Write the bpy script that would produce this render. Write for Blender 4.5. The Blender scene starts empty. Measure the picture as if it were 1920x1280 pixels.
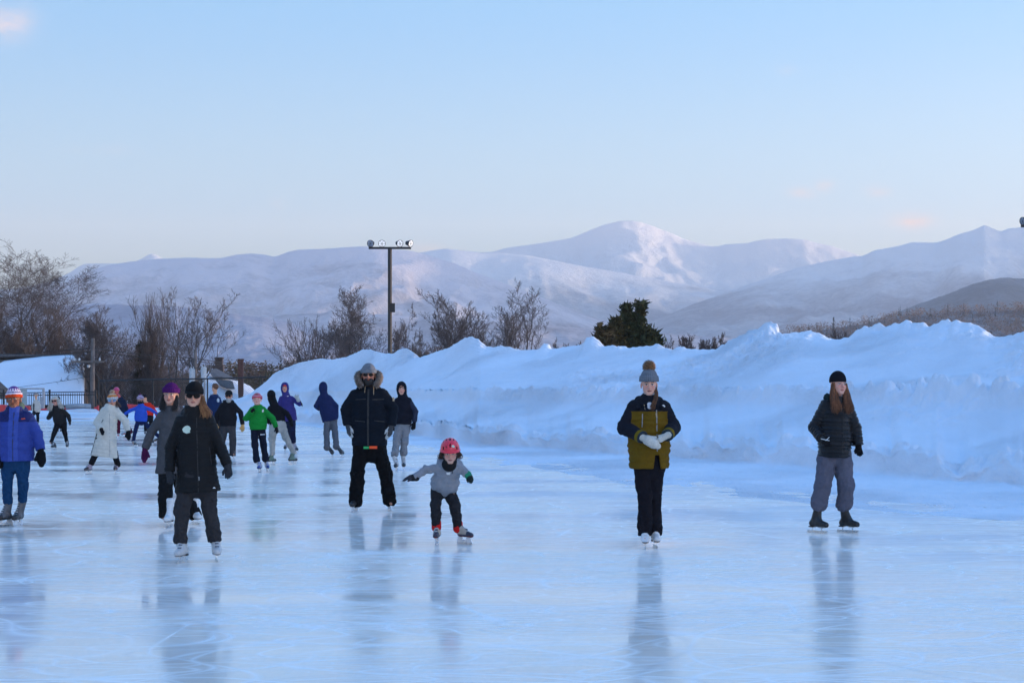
SKY_STR = .15; SUN_STR = 4.0; HAZE = 1.3e-4; HAZEC = (.98, .96, .97); EXPO = 1.86; CLOUDC = (1.95, 1.28, 1.02)
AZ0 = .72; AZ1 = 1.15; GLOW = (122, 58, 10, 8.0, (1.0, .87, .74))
RAMP = ((0, (1.75, 1.22, .74)), (3.0, (.70, .80, .70)), (6.5, (.27, .67, .94)), (13, (.09, .53, 1.0)), (25, (.22, .65, 1.40)), (90, (.18, .62, 1.48)))
import bpy, math, random, zlib
import numpy as np
from mathutils import Vector
random.seed(7)
RNG = np.random.RandomState(11)
F = 3200.0; HZ = 735.0; CH = 1.55          # focal length in photo pixels, horizon row, camera height in metres
C = bpy.context.scene.collection
R = math.radians

def gy(v): return F*CH/(v-HZ)               # distance of a point on the ice seen at photo row v
def wx(u, y): return (u-960.0)/F*y
def wz(v, y): return CH+(HZ-v)/F*y

# ------------------------------------------------------------------ tagging
def tag(o, label=None, cat=None, group=None, kind=None):
    if label: o['label'] = label
    if cat: o['category'] = cat
    if group: o['group'] = group
    if kind: o['kind'] = kind
    return o
def empty(name, loc=(0, 0, 0), rz=0):
    o = bpy.data.objects.new(name, None); C.objects.link(o)
    o.location = loc; o.rotation_euler = (0, 0, rz); o.empty_display_size = .1
    return o
def mesh_obj(name, verts, faces, mat, parent=None, smooth=False, cols=None, loc=None):
    me = bpy.data.meshes.new(name)
    verts = np.asarray(verts, np.float32)
    if isinstance(faces, np.ndarray):
        k = faces.shape[1]; n = len(faces)
        me.vertices.add(len(verts)); me.vertices.foreach_set('co', verts.ravel())
        me.loops.add(n*k); me.loops.foreach_set('vertex_index', faces.astype(np.int32).ravel())
        me.polygons.add(n); me.polygons.foreach_set('loop_start', np.arange(0, n*k, k, dtype=np.int32))
        me.update(calc_edges=True)
    else:
        me.from_pydata(verts.tolist(), [], faces); me.update()
    if smooth: me.polygons.foreach_set('use_smooth', [True]*len(me.polygons))
    if cols is not None:
        a = me.color_attributes.new('Col', 'FLOAT_COLOR', 'POINT')
        c4 = np.ones((len(verts), 4), np.float32); c4[:, :3] = cols
        a.data.foreach_set('color', c4.ravel())
    if mat: me.materials.append(mat)
    o = bpy.data.objects.new(name, me); C.objects.link(o)
    if parent: o.parent = parent
    if loc is not None: o.location = loc
    return o

class MB:
    """collects boxes, tubes and prisms into one mesh"""
    def __init__(s): s.v = []; s.f = []; s.c = []; s.col = (1, 1, 1)
    def add(s, vs, fs):
        n = len(s.v); s.v += [tuple(map(float, v)) for v in vs]; s.f += [tuple(i+n for i in f) for f in fs]
        s.c += [s.col]*len(vs)
    def box(s, c, d, ax=None):
        ex, ey, ez = ax if ax else ((1, 0, 0), (0, 1, 0), (0, 0, 1))
        ex, ey, ez, c = map(np.array, (ex, ey, ez, c))
        vs = [c+ex*i*d[0]/2+ey*j*d[1]/2+ez*k*d[2]/2 for i in (-1, 1) for j in (-1, 1) for k in (-1, 1)]
        s.add(vs, [(0, 1, 3, 2), (4, 6, 7, 5), (0, 4, 5, 1), (2, 3, 7, 6), (0, 2, 6, 4), (1, 5, 7, 3)])
    def tube(s, pts, rad, n=6, cap=True, sq=1.0):
        pts = [np.array(p, float) for p in pts]
        if not hasattr(rad, '__len__'): rad = [rad]*len(pts)
        vs = []; a = None
        for i, p in enumerate(pts):
            t = pts[min(i+1, len(pts)-1)]-pts[max(i-1, 0)]
            t = t/(np.linalg.norm(t)+1e-9)
            if a is None:
                a = np.cross(t, (0, 0, 1) if abs(t[2]) < .9 else (0, 1, 0))
            a = a-t*a.dot(t); a = a/(np.linalg.norm(a)+1e-9); b = np.cross(t, a)
            for k in range(n):
                w = 2*math.pi*(k+.5)/n
                vs.append(p+(a*math.cos(w)+b*math.sin(w)*sq)*rad[i])
        fs = []
        for i in range(len(pts)-1):
            for k in range(n):
                k2 = (k+1) % n
                fs.append((i*n+k, i*n+k2, (i+1)*n+k2, (i+1)*n+k))
        if cap: fs += [tuple(range(n))[::-1], tuple((len(pts)-1)*n+k for k in range(n))]
        s.add(vs, fs)
    def prism(s, poly, off):
        """closed polygon (list of 3-D points) extruded by the vector off"""
        n = len(poly); off = np.array(off)
        vs = [np.array(p, float) for p in poly]+[np.array(p, float)+off for p in poly]
        s.add(vs, [tuple(range(n))[::-1], tuple(range(n, 2*n))]+[(i, (i+1) % n, n+(i+1) % n, n+i) for i in range(n)])
    def lathe(s, prof, c=(0, 0, 0), n=16, ax=None):
        ex, ey, ez = ax if ax else ((1, 0, 0), (0, 1, 0), (0, 0, 1))
        ex, ey, ez, c = map(np.array, (ex, ey, ez, c)); vs = []; fs = []
        for r, z in prof:
            for k in range(n):
                w = 2*math.pi*k/n; vs.append(c+ex*r*math.cos(w)+ey*r*math.sin(w)+ez*z)
        for i in range(len(prof)-1):
            for k in range(n): fs.append((i*n+k, i*n+(k+1) % n, (i+1)*n+(k+1) % n, (i+1)*n+k))
        s.add(vs, fs)
    def build(s, name, mat, parent=None, smooth=False, loc=None, cols=False):
        return mesh_obj(name, s.v, s.f, mat, parent, smooth, np.array(s.c) if cols else None, loc)

# ------------------------------------------------------------------ numpy noise
_perm = RNG.permutation(256); _perm = np.concatenate([_perm]*3)
_grad = RNG.uniform(-1, 1, (256, 3)); _grad /= np.linalg.norm(_grad, axis=1)[:, None]
def pnoise(x, y, z=0.0):
    x, y, z = np.broadcast_arrays(np.asarray(x, float), np.asarray(y, float), np.asarray(z, float))
    xi = np.floor(x).astype(int); yi = np.floor(y).astype(int); zi = np.floor(z).astype(int)
    xf = x-xi; yf = y-yi; zf = z-zi
    f = lambda t: t*t*t*(t*(t*6-15)+10)
    u, v, w = f(xf), f(yf), f(zf); out = 0
    for a in (0, 1):
        for b in (0, 1):
            for c in (0, 1):
                h = _perm[_perm[_perm[(xi+a) & 255]+((yi+b) & 255)]+((zi+c) & 255)]
                g = _grad[h]
                d = g[..., 0]*(xf-a)+g[..., 1]*(yf-b)+g[..., 2]*(zf-c)
                out = out+d*(u if a else 1-u)*(v if b else 1-v)*(w if c else 1-w)
    return out*1.6
def fbm(x, y, z=0.0, oct=5, lac=2.03, gain=.5, ridged=False):
    a = 1; s = 0; n = 0
    for i in range(oct):
        p = pnoise(x, y, np.asarray(z)+i*7.3)
        s = s+a*((1-2*np.abs(p)) if ridged else p); n += a
        x = x*lac; y = y*lac; z = np.asarray(z)*lac; a *= gain
    return s/n

# ------------------------------------------------------------------ materials
def newmat(name):
    m = bpy.data.materials.new(name); m.use_nodes = True
    return m, m.node_tree, m.node_tree.nodes['Principled BSDF']
def N(nt, t, **kw):
    n = nt.nodes.new(t)
    for k, v in kw.items():
        if k in n.inputs: n.inputs[k].default_value = v
        else: setattr(n, k, v)
    return n
def tex_noise(nt, scale, detail=4, vec=None, rough=.55, dist=0.0):
    n = N(nt, 'ShaderNodeTexNoise'); n.inputs['Scale'].default_value = scale
    n.inputs['Detail'].default_value = detail; n.inputs['Roughness'].default_value = rough
    n.inputs['Distortion'].default_value = dist
    if vec: nt.links.new(vec, n.inputs['Vector'])
    return n.outputs['Fac']
def mapr(nt, src, a, b, c, d, smooth=False):
    n = N(nt, 'ShaderNodeMapRange'); n.clamp = True
    if smooth: n.interpolation_type = 'SMOOTHSTEP'
    for k, v in zip(('From Min', 'From Max', 'To Min', 'To Max'), (a, b, c, d)): n.inputs[k].default_value = v
    nt.links.new(src, n.inputs['Value']); return n.outputs['Result']
def mathn(nt, op, a, b=None):
    n = N(nt, 'ShaderNodeMath', operation=op)
    for i, x in enumerate((a, b)):
        if x is None: continue
        if isinstance(x, (int, float)): n.inputs[i].default_value = x
        else: nt.links.new(x, n.inputs[i])
    return n.outputs[0]
def mixc(nt, fac, a, b, mode='MIX'):
    n = N(nt, 'ShaderNodeMix', data_type='RGBA', blend_type=mode)
    for i, x in ((0, fac), (6, a), (7, b)):
        if isinstance(x, (int, float)): n.inputs[i].default_value = x
        elif isinstance(x, (tuple, list)): n.inputs[i].default_value = (*x[:3], 1)
        else: nt.links.new(x, n.inputs[i])
    return n.outputs[2]
def coords(nt, kind='Object', scale=(1, 1, 1), rot=(0, 0, 0)):
    tc = N(nt, 'ShaderNodeTexCoord'); mp = N(nt, 'ShaderNodeMapping')
    mp.inputs['Scale'].default_value = scale; mp.inputs['Rotation'].default_value = rot
    nt.links.new(tc.outputs[kind], mp.inputs['Vector']); return mp.outputs['Vector']
def bump(nt, b, h, strength, dist):
    n = N(nt, 'ShaderNodeBump'); n.inputs['Strength'].default_value = strength; n.inputs['Distance'].default_value = dist
    nt.links.new(h, n.inputs['Height']); nt.links.new(n.outputs['Normal'], b.inputs['Normal']); return n

def simple(name, col, rough=.7, metal=0, var=.18, scale=8, bd=0.0, bs=30, detail=4, emit=None):
    """one colour broken up by procedural wear and a little relief"""
    m, nt, b = newmat(name); vec = coords(nt)
    n = tex_noise(nt, scale, detail, vec)
    lo = tuple(c*(1-var) for c in col); hi = tuple(min(1, c*(1+var)) for c in col)
    nt.links.new(mixc(nt, mapr(nt, n, .3, .7, 0, 1), lo, hi), b.inputs['Base Color'])
    b.inputs['Metallic'].default_value = metal
    nt.links.new(mapr(nt, tex_noise(nt, scale*2.3, 3, vec), .3, .7, max(.02, rough-.1), min(1, rough+.1)), b.inputs['Roughness'])
    if bd: bump(nt, b, tex_noise(nt, bs, 4, vec), .6, bd)
    if emit:
        b.inputs['Emission Color'].default_value = (*emit[:3], 1); b.inputs['Emission Strength'].default_value = emit[3]
    return m
def vcol(name, rough=.85, bs=55, bd=.004, var=.14, sheen=0.0, spec=.3):
    """garment colours live on the vertices, the cloth structure is procedural"""
    m, nt, b = newmat(name); vec = coords(nt)
    a = N(nt, 'ShaderNodeVertexColor'); a.layer_name = 'Col'
    n = tex_noise(nt, 9, 5, vec); n2 = tex_noise(nt, 90, 2, vec)
    f = mapr(nt, n, .3, .7, 1-var, 1+var); f2 = mapr(nt, n2, .3, .7, 1-var*.7, 1+var*.7)
    comb = N(nt, 'ShaderNodeCombineColor'); fm = mathn(nt, 'MULTIPLY', f, f2)
    for i in range(3): nt.links.new(fm, comb.inputs[i])
    nt.links.new(mixc(nt, 1.0, a.outputs['Color'], comb.outputs[0], 'MULTIPLY'), b.inputs['Base Color'])
    b.inputs['Roughness'].default_value = rough; b.inputs['Specular IOR Level'].default_value = spec
    if sheen: b.inputs['Sheen Weight'].default_value = sheen
    hn = tex_noise(nt, bs, 4, vec); hb = tex_noise(nt, 13, 3, vec, dist=.6)
    h = mathn(nt, 'ADD', mathn(nt, 'MULTIPLY', hn, .35), hb)
    bump(nt, b, h, .7, bd*2.5)
    return m
M = {}
M['cloth'] = vcol('cloth', .9, 60, .008, .12, .0, .10)
M['shell'] = vcol('shell_fabric', .6, 40, .010, .10, 0, .16)
M['gloss'] = vcol('glossy_puffer', .36, 30, .010, .10, 0, .26)
M['knit'] = vcol('knit', .95, 120, .006, .2, .0, .08)
M['skin'] = vcol('skin', .6, 80, .0012, .05, 0, .25)
M['skin'].node_tree.nodes['Principled BSDF'].inputs['Subsurface Weight'].default_value = .0
M['leather'] = vcol('leather', .42, 40, .003, .08, 0, .5)
M['hair'] = vcol('hair', .5, 90, .003, .35, 0, .4)
M['fur'] = vcol('fur', .9, 90, .003, .35, 0, .2)
M['helmet'] = vcol('helmet_shell', .28, 10, .0005, .03, 0, .5)
M['blade'] = simple('blade_steel', (.62, .64, .66), .3, 1)
M['holder'] = simple('blade_holder', (.7, .72, .74), .45)
M['lens'] = simple('dark_lens', (.006, .006, .007), .3); M['lens'].node_tree.nodes['Principled BSDF'].inputs['Specular IOR Level'].default_value = .12
M['lensblue'] = simple('mirrored_lens', (.25, .42, .6), .15, .6)
M['black_metal'] = simple('black_painted_metal', (.010, .010, .011), .6)
M['galv'] = simple('galvanised_metal', (.32, .34, .36), .5, .4)
M['grey_paint'] = simple('grey_painted_panel', (.28, .33, .33), .6)
M['bark'] = simple('bark', (.075, .058, .05), .9, bd=.02, bs=20, var=.4)
M['bark_pale'] = simple('pale_bark', (.34, .29, .25), .9, bd=.02, bs=20, var=.3)
M['twig'] = simple('twigs', (.115, .086, .076), .9, var=.35, scale=2)
M['wood_pole'] = simple('weathered_pole', (.13, .11, .10), .9, var=.35, scale=3, bd=.01)
M['ceramic'] = simple('grey_transformer_paint', (.5, .52, .52), .4)
M['brick'] = simple('sooty_brick', (.055, .04, .036), .9, var=.35, scale=10, bd=.01)
M['rust'] = simple('rusted_flue', (.085, .035, .025), .85, var=.4, scale=6, bd=.004)
M['red_pad'] = simple('red_vinyl_pad', (.55, .035, .04), .5, var=.15, scale=2)
M['shingle'] = simple('grey_shingle', (.10, .10, .105), .9, var=.3, scale=6, bd=.01)
M['siding'] = simple('brown_siding', (.09, .065, .05), .85, var=.3, scale=4)
M['netting'] = None

# ------------------------------------------------------------------ implicit surfaces (smooth unions, meshed by surface nets)
def unit(a): a = np.asarray(a, float); return a/(np.linalg.norm(a)+1e-9)
def rc(p, a, b, ra, rb):
    ab = b-a; L = ab.dot(ab)+1e-12
    t = np.clip(((p-a)@ab)/L, 0, 1)
    d = p-a-t[:, None]*ab
    return np.sqrt((d*d).sum(1))-(ra+(rb-ra)*t)
def ec(p, a, b, ra, rb, dep, k, ends=False):
    """tapered cone, flattened along dep by the factor k"""
    ab = b-a; L = ab.dot(ab)+1e-12
    t = np.clip(((p-a)@ab)/L, 0, 1)
    d = p-a-t[:, None]*ab
    dd = d@dep; d = d+dep*(dd*(k-1))[:, None]
    return (np.sqrt((d*d).sum(1))-(ra+(rb-ra)*t))/(1+.3*(k-1))
def el(p, c, r):
    q = (p-c)/r; l = np.sqrt((q*q).sum(1))+1e-9
    g = np.sqrt(((q/r)**2).sum(1))+1e-9
    return l*(l-1)/g
def smin(a, b, k):
    h = np.clip(.5+.5*(b-a)/k, 0, 1)
    return b*(1-h)+a*h-k*h*(1-h)
def smax(a, b, k): return -smin(-a, -b, k)

def nets(f, lo, hi, h, fine=None):
    """f: signed distance, lo/hi bounds, h cell size; fine=(lo,hi,h2): finer cells inside that box"""
    ax = []
    for i in range(3):
        if fine is None: x = np.arange(lo[i]-2*h, hi[i]+2.1*h, h)
        else:
            a, b, g = fine[0][i], fine[1][i], fine[2]
            l = np.arange(a, lo[i]-2*h, -h)[::-1][:-1]; m = np.arange(a, b, g); r = np.arange(m[-1]+h, hi[i]+2.1*h, h)
            x = np.concatenate([l, m, r])
        pad = (-len(x)) % 4
        if pad: x = np.concatenate([x, x[-1]+h*np.arange(1, pad+1)])
        ax.append(x)
    nx, ny, nz = map(len, ax)
    cb = [a.reshape(-1, 4) for a in ax]
    cc = [(b[:, 0]+b[:, 3])/2 for b in cb]; ch = [(b[:, 3]-b[:, 0])/2+h for b in cb]
    g = np.stack(np.meshgrid(*cc, indexing='ij'), -1).reshape(-1, 3)
    hr = np.sqrt(sum(q**2 for q in np.meshgrid(*ch, indexing='ij'))).ravel()
    s = f(g); act = np.abs(s) < hr*1.35+.012
    Vb = np.broadcast_to(np.where(s < 0, -1., 1.)[:, None], (len(s), 64)).copy()
    ia = np.nonzero(act)[0]
    bx, by, bz = np.unravel_index(ia, (nx//4, ny//4, nz//4))
    X = cb[0][bx][:, :, None, None]+np.zeros((1, 1, 4, 4)); Y = cb[1][by][:, None, :, None]+np.zeros((1, 4, 1, 4)); Z = cb[2][bz][:, None, None, :]+np.zeros((1, 4, 4, 1))
    P = np.stack([X, Y, Z], -1).reshape(-1, 3)
    out = np.concatenate([f(P[i:i+400000]) for i in range(0, len(P), 400000)])
    Vb[ia] = out.reshape(-1, 64)
    Vg = Vb.reshape(nx//4, ny//4, nz//4, 4, 4, 4).transpose(0, 3, 1, 4, 2, 5).reshape(nx, ny, nz)
    S = Vg < 0
    S[0] = S[-1] = False; S[:, 0] = S[:, -1] = False; S[:, :, 0] = S[:, :, -1] = False
    Vg = np.where(S, np.minimum(Vg, -1e-6), np.maximum(Vg, 1e-6))
    cnt = sum(S[a:nx-1+a, b:ny-1+b, c:nz-1+c].astype(np.int8) for a in (0, 1) for b in (0, 1) for c in (0, 1))
    A = (cnt > 0) & (cnt < 8)
    idx = np.full(A.shape, -1, np.int64); I = np.argwhere(A); idx[A] = np.arange(len(I))
    acc = np.zeros((len(I), 3)); num = np.zeros(len(I))
    corners = [(a, b, c) for a in (0, 1) for b in (0, 1) for c in (0, 1)]
    for c0 in corners:
        for d in range(3):
            if c0[d]: continue
            c1 = list(c0); c1[d] = 1
            i0 = I+np.array(c0); i1 = I+np.array(c1)
            a = Vg[i0[:, 0], i0[:, 1], i0[:, 2]]; b = Vg[i1[:, 0], i1[:, 1], i1[:, 2]]
            m = (a < 0) != (b < 0); t = np.where(m, a/(a-b+1e-12), 0)
            p0 = np.stack([ax[k][i0[:, k]] for k in range(3)], 1); p1 = np.stack([ax[k][i1[:, k]] for k in range(3)], 1)
            acc += np.where(m[:, None], p0+(p1-p0)*t[:, None], 0); num += m
    verts = acc/np.maximum(num, 1)[:, None]
    faces = []
    for d in range(3):
        e1, e2 = [(1, 2), (2, 0), (0, 1)][d]
        sl0 = [slice(1, None)]*3; sl1 = [slice(1, None)]*3
        sl0[d] = slice(0, -1); sl1[d] = slice(1, None)
        s0 = S[tuple(sl0)]; s1 = S[tuple(sl1)]
        E = np.argwhere(s0 != s1)
        if not len(E): continue
        flip = s0[E[:, 0], E[:, 1], E[:, 2]]
        base = E+1; base[:, d] -= 1
        u1 = np.zeros(3, int); u1[e1] = 1; u2 = np.zeros(3, int); u2[e2] = 1
        q = []
        ok = np.ones(len(base), bool)
        for off in (-u1-u2, -u2, 0*u1, -u1):
            c = base+off
            ok &= (c[:, 0] < nx-1) & (c[:, 1] < ny-1) & (c[:, 2] < nz-1)
            q.append(idx[np.minimum(c[:, 0], nx-2), np.minimum(c[:, 1], ny-2), np.minimum(c[:, 2], nz-2)])
        q = np.stack(q, 1); q[~flip] = q[~flip][:, ::-1]
        faces.append(q[ok & (q >= 0).all(1)])
    return verts, np.concatenate(faces)
def blob(name, f, lo, hi, h, mat, parent=None, col=(1, 1, 1), fine=None):
    v, q = nets(f, np.array(lo, float), np.array(hi, float), h, fine)
    c = col(v) if callable(col) else np.tile(np.array(col, float), (len(v), 1))
    return mesh_obj(name, v, q, mat, parent, True, c)
# ================================================================== PEOPLE
SKIN = (.54, .31, .21)
def cmix(a, b, t): t = np.clip(t, 0, 1)[:, None]; return a*(1-t)+b*t
def rotm(yaw, pitch, roll):
    cy, sy = math.cos(yaw), math.sin(yaw); cp, sp = math.cos(pitch), math.sin(pitch); cr, sr = math.cos(roll), math.sin(roll)
    Rz = np.array([[cy, -sy, 0], [sy, cy, 0], [0, 0, 1]]); Rx = np.array([[1, 0, 0], [0, cp, -sp], [0, sp, cp]]); Ry = np.array([[cr, 0, sr], [0, 1, 0], [-sr, 0, cr]])
    return Rz@Rx@Ry
def folds(P, seed, amp, fx=8, fz=19):
    """irregular cloth creases"""
    amp = amp*1.35
    return amp*(pnoise(P[:, 0]*fx+seed, P[:, 1]*fx, P[:, 2]*fz)+.6*pnoise(P[:, 0]*fx*2.3, P[:, 1]*fx*2+seed, P[:, 2]*fz*1.9-P[:, 0]*14))

class Person:
    """pose read off the photograph; local metres, x to the right, y away from the viewer, z up, origin on the ice"""
    def __init__(s, label, u0, vf, head, sh, elb, wr, hd, hip, kn, an, ft, back=False, k=1.0, skin=SKIN, hs=1.0, body=(.5, .5, .5)):
        s.u0, s.vf, s.d = u0, vf, gy(vf); s.s = F/s.d; s.k = k; s.skin = np.array(skin); s.seed = (zlib.crc32(label.encode()) % 1000)/7.
        s.fw = 1 if back else -1                                    # +1: seen from behind
        s.h = max(.0055, 1.05/s.s); s.hs = hs
        s.root_x = wx(u0, s.d)
        J = s.J
        s.sh = [J(*p) for p in sh]; s.el = [J(*p) for p in elb]; s.wr = [J(*p) for p in wr]; s.hd = [J(*p) for p in hd]
        s.hip = [J(*p) for p in hip]; s.ft = []
        for f in ft:
            u, v, a = f[:3]; lift = f[3] if len(f) > 3 else 0
            y = gy(v+lift)                                          # lifted skates stand lift pixels above their spot on the ice
            s.ft.append((np.array([wx(u, y)-s.root_x, y-s.d, lift/s.s]), R(a)))
        s.an = [np.array([J(*p)[0], s.ft[i][0][1]-s.fw*.03+(p[2] if len(p) > 2 else 0), J(*p)[2]]) for i, p in enumerate(an)]
        s.kn = [np.array([J(*p)[0], s.ft[i][0][1]*.5+s.fw*.03+(p[2] if len(p) > 2 else 0), J(*p)[2]]) for i, p in enumerate(kn)]
        ax_ = unit(s.sh[1]-s.sh[0]); s.neck_ = (s.sh[0]+s.sh[1])/2
        s.sh = [s.sh[0]+ax_*.03*k-np.array([0, 0, .040*k]), s.sh[1]-ax_*.03*k-np.array([0, 0, .040*k])]
        s.shc = (s.sh[0]+s.sh[1])/2; s.hc = (s.hip[0]+s.hip[1])/2
        s.up = unit(s.shc-s.hc); s.side = unit(s.sh[1]-s.sh[0]); s.side = unit(s.side-s.up*s.side.dot(s.up)); s.dep = np.cross(s.up, s.side)
        hu, hv, yaw, pitch, roll = head[:5]
        s.hp = J(hu, hv, (head[5] if len(head) > 5 else 0)+s.fw*.02)
        # head frame: columns right, forward, up
        base = np.diag([1., 1., 1.]) if back else np.diag([-1., -1., 1.])
        s.HR = rotm(R(yaw), 0, 0)@base@rotm(0, R(pitch), R(roll)) if False else (rotm(R(yaw), R(-pitch) if not back else R(pitch), R(roll))@base)
        s.neck = s.shc+s.up*.07*k
        s.make_body(label)
    def J(s, u, v, dy=0.0):
        y = s.d+dy
        return np.array([wx(u, y)-s.root_x, dy, wz(v, y)])
    def q(s, P): return ((P-s.hp)@s.HR)/s.hs                          # world -> head space (x right, y forward, z up)
    def hw(s, p): return s.hp+s.HR@(np.array(p, float)*s.hs)           # head space -> local
    def head_sdf(s, P):
        q = s.q(P)
        d = el(q, np.array([0, -.012, .035]), np.array([.079, .093, .083]))
        d = smin(d, el(q, np.array([0, .018, -.045]), np.array([.065, .064, .070])), .03)
        d = smin(d, rc(q, np.array([-.012, .058, -.098]), np.array([.012, .058, -.098]), .017, .017), .025)
        qa = q*np.array([1, 1, 1]); qa[:, 0] = np.abs(qa[:, 0])
        d = smin(d, rc(qa, np.array([.0, .078, .022]), np.array([.045, .062, .022]), .009, .008), .012)   # brow
        d = smax(d, -(np.sqrt(((qa-np.array([.031, .097, -.002]))**2).sum(1))-.018), .012)                    # eye sockets
        d = smin(d, np.sqrt(((qa-np.array([.031, .071, -.002]))**2).sum(1))-.013, .002)
        d = smin(d, el(qa, np.array([.04, .055, -.035]), np.array([.022, .02, .022])), .015)                   # cheeks
        d = smin(d, rc(q, np.array([0, .078, .008]), np.array([0, .102, -.036]), .007, .0125), .008)           # nose
        d = smin(d, rc(qa, np.array([.0, .092, -.038]), np.array([.013, .088, -.04]), .008, .006), .006)
        d = smin(d, rc(qa, np.array([.0, .081, -.063]), np.array([.02, .073, -.063]), .0075, .004), .006)        # lips
        d = smin(d, rc(qa, np.array([.0, .080, -.073]), np.array([.016, .073, -.072]), .008, .004), .005)
        d = smin(d, el(qa, np.array([.080, -.012, -.015]), np.array([.009, .019, .03])), .006)                  # ears
        return d*s.hs
    def skincol(s, P):
        q = s.q(P); n = len(P); c = np.tile(s.skin*np.array([1.2, 1.08, .98]), (n, 1)); qx = np.abs(q[:, 0])
        front = q[:, 1] > .03
        ch = np.exp(-((qx-.038)**2+(q[:, 2]+.03)**2)/.0004)*front
        c = cmix(c, s.skin*np.array([1.12, .68, .66]), ch*.75)
        nz = np.exp(-(q[:, 0]**2+(q[:, 2]+.036)**2)/.0002)*front; c = cmix(c, s.skin*np.array([1.1, .72, .7]), nz*.6)
        lip = ((np.abs(q[:, 2]+.067) < .010-qx*.25) & (qx < .023) & front); c[lip] = s.skin*np.array([.85, .42, .42])
        gap = ((np.abs(q[:, 2]+.0685) < .0025) & (qx < .019) & front); c[gap] = s.skin*.2
        brow = (np.abs(q[:, 2]-.022-.004*np.cos((qx-.031)*60)) < .0045) & (qx > .012) & (qx < .05) & front; c[brow] = (.035, .022, .016)
        eye = ((qx-.031)**2/.015**2+(q[:, 2]+.001)**2/.0065**2 < 1) & front; c[eye] = (.55, .52, .5)
        iris = ((qx-.031)**2+(q[:, 2]+.001)**2 < .0062**2) & front; c[iris] = (.03, .02, .018)
        lash = (np.abs(q[:, 2]-.0065) < .0022) & (np.abs(qx-.031) < .017) & front; c[lash] = (.02, .014, .012)
        return c
    def make_body(s, label):
        k = s.k; r = k
        neckb = s.hw((0, -.02, -.075))
        def f(P):
            d = s.head_sdf(P)
            d = smin(d, rc(P, neckb, s.neck, .05*s.hs, .055*k), .02)
            w = np.linalg.norm(s.sh[1]-s.sh[0])/2
            d = smin(d, ec(P, s.shc-s.up*.10*k, s.hc, w*.78, w*.68, s.dep, 1.65), .05)
            d = smin(d, rc(P, s.sh[0]-s.up*.015, s.sh[1]-s.up*.015, .045*k, .045*k), .04)
            for i in (0, 1):
                d = smin(d, rc(P, s.sh[i], s.el[i], .038*k, .032*k), .03)
                d = smin(d, rc(P, s.el[i], s.wr[i], .031*k, .022*k), .015)
                hv = s.hd[i]-s.wr[i]
                d = smin(d, rc(P, s.wr[i], s.wr[i]+hv*.32, .018*k, .015*k), .01)
                d = smin(d, rc(P, s.hip[i]*.9+s.hc*.1, s.kn[i], .062*k, .045*k), .04)
                d = smin(d, rc(P, s.kn[i], s.an[i], .044*k, .03*k), .02)
                fp, a = s.ft[i]; dr = s.footdir(a)
                d = smin(d, rc(P, s.an[i], fp+np.array([0, 0, .1]), .03*k, .025*k), .02)
                d = smin(d, rc(P, fp+np.array([0, 0, .1])-dr*.04*k, fp+np.array([0, 0, .095])+dr*.08*k, .024*k, .02*k), .015)
            return d
        pts = np.array([*s.sh, *s.el, *s.wr, *s.hd, *s.hip, *s.kn, *s.an, s.ft[0][0], s.ft[1][0], s.hp])
        lo = pts.min(0)-.2; hi = pts.max(0)+.2; lo[2] = -.02
        hh = min(.0045, s.h*.62) if s.d < 25 else s.h*.55
        fl = s.hp-.135*s.hs; fh = s.hp+.135*s.hs
        s.o = blob('person', f, lo, hi, max(.016, s.h), M['skin'], None, s.skincol, fine=(fl, fh, hh))
        s.o.location = (s.root_x, s.d, ICE_Z)
        tag(s.o, label, 'person')
    def footdir(s, a):
        # a: degrees the toes turn to the right of straight ahead
        return np.array([math.sin(a), s.fw*math.cos(a), 0])

    # ---------------------------------------------------------------- clothes
    def top(s, name, hem, col, chest=None, hemw=None, waist=None, arm=(.062, .056, .048), depth=1.45, quilt=0, qa=.010, fold=.006,
            mat='shell', collar=.05, hood=None, flare=0, neckr=.078, armq=True, sleeve=1.0, split=None, hemtilt=0):
        w = np.linalg.norm(s.sh[1]-s.sh[0])/2; k = s.k
        chest = chest or w*1.0; hemw = hemw or w*1.0; waist = waist or (chest+hemw)/2*.97
        hemz = wz(hem, s.d)
        axis = s.shc-s.hc
        t = (s.shc[2]-hemz)/max(.05, axis[2]); hemp = s.shc-axis*t if t < 1.25 else np.array([s.hc[0]*1., s.hc[1], hemz])
        up2 = unit(s.shc-hemp); cp = s.shc-s.up*.13*k; wp = s.shc-s.up*min(.36*k, np.linalg.norm(s.shc-hemp)*.62)
        dep = s.dep; sd_ = s.seed
        ar = [a*k for a in arm]
        wrp = [s.el[i]+(s.wr[i]-s.el[i])*sleeve for i in (0, 1)]
        def torso(P):
            d = ec(P, cp, wp, chest, waist, dep, depth)
            d = smin(d, ec(P, wp, hemp-up2*.12, waist, hemw, dep, depth), .06)
            d = smin(d, ec(P, s.sh[0]+s.side*.03-s.up*.02, s.sh[1]-s.side*.03-s.up*.02, ar[0]*.9, ar[0]*.9, dep, 1.0), .06)
            d = smin(d, rc(P, s.shc-s.up*.06, s.neck+s.up*.01, .10*k, neckr*.9), .05)
            for i in (0, 1): d = smin(d, rc(P, s.neck-s.up*.035*k, s.sh[i]+s.up*.004, .062*k, ar[0]*.9), .04)
            return d
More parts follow.
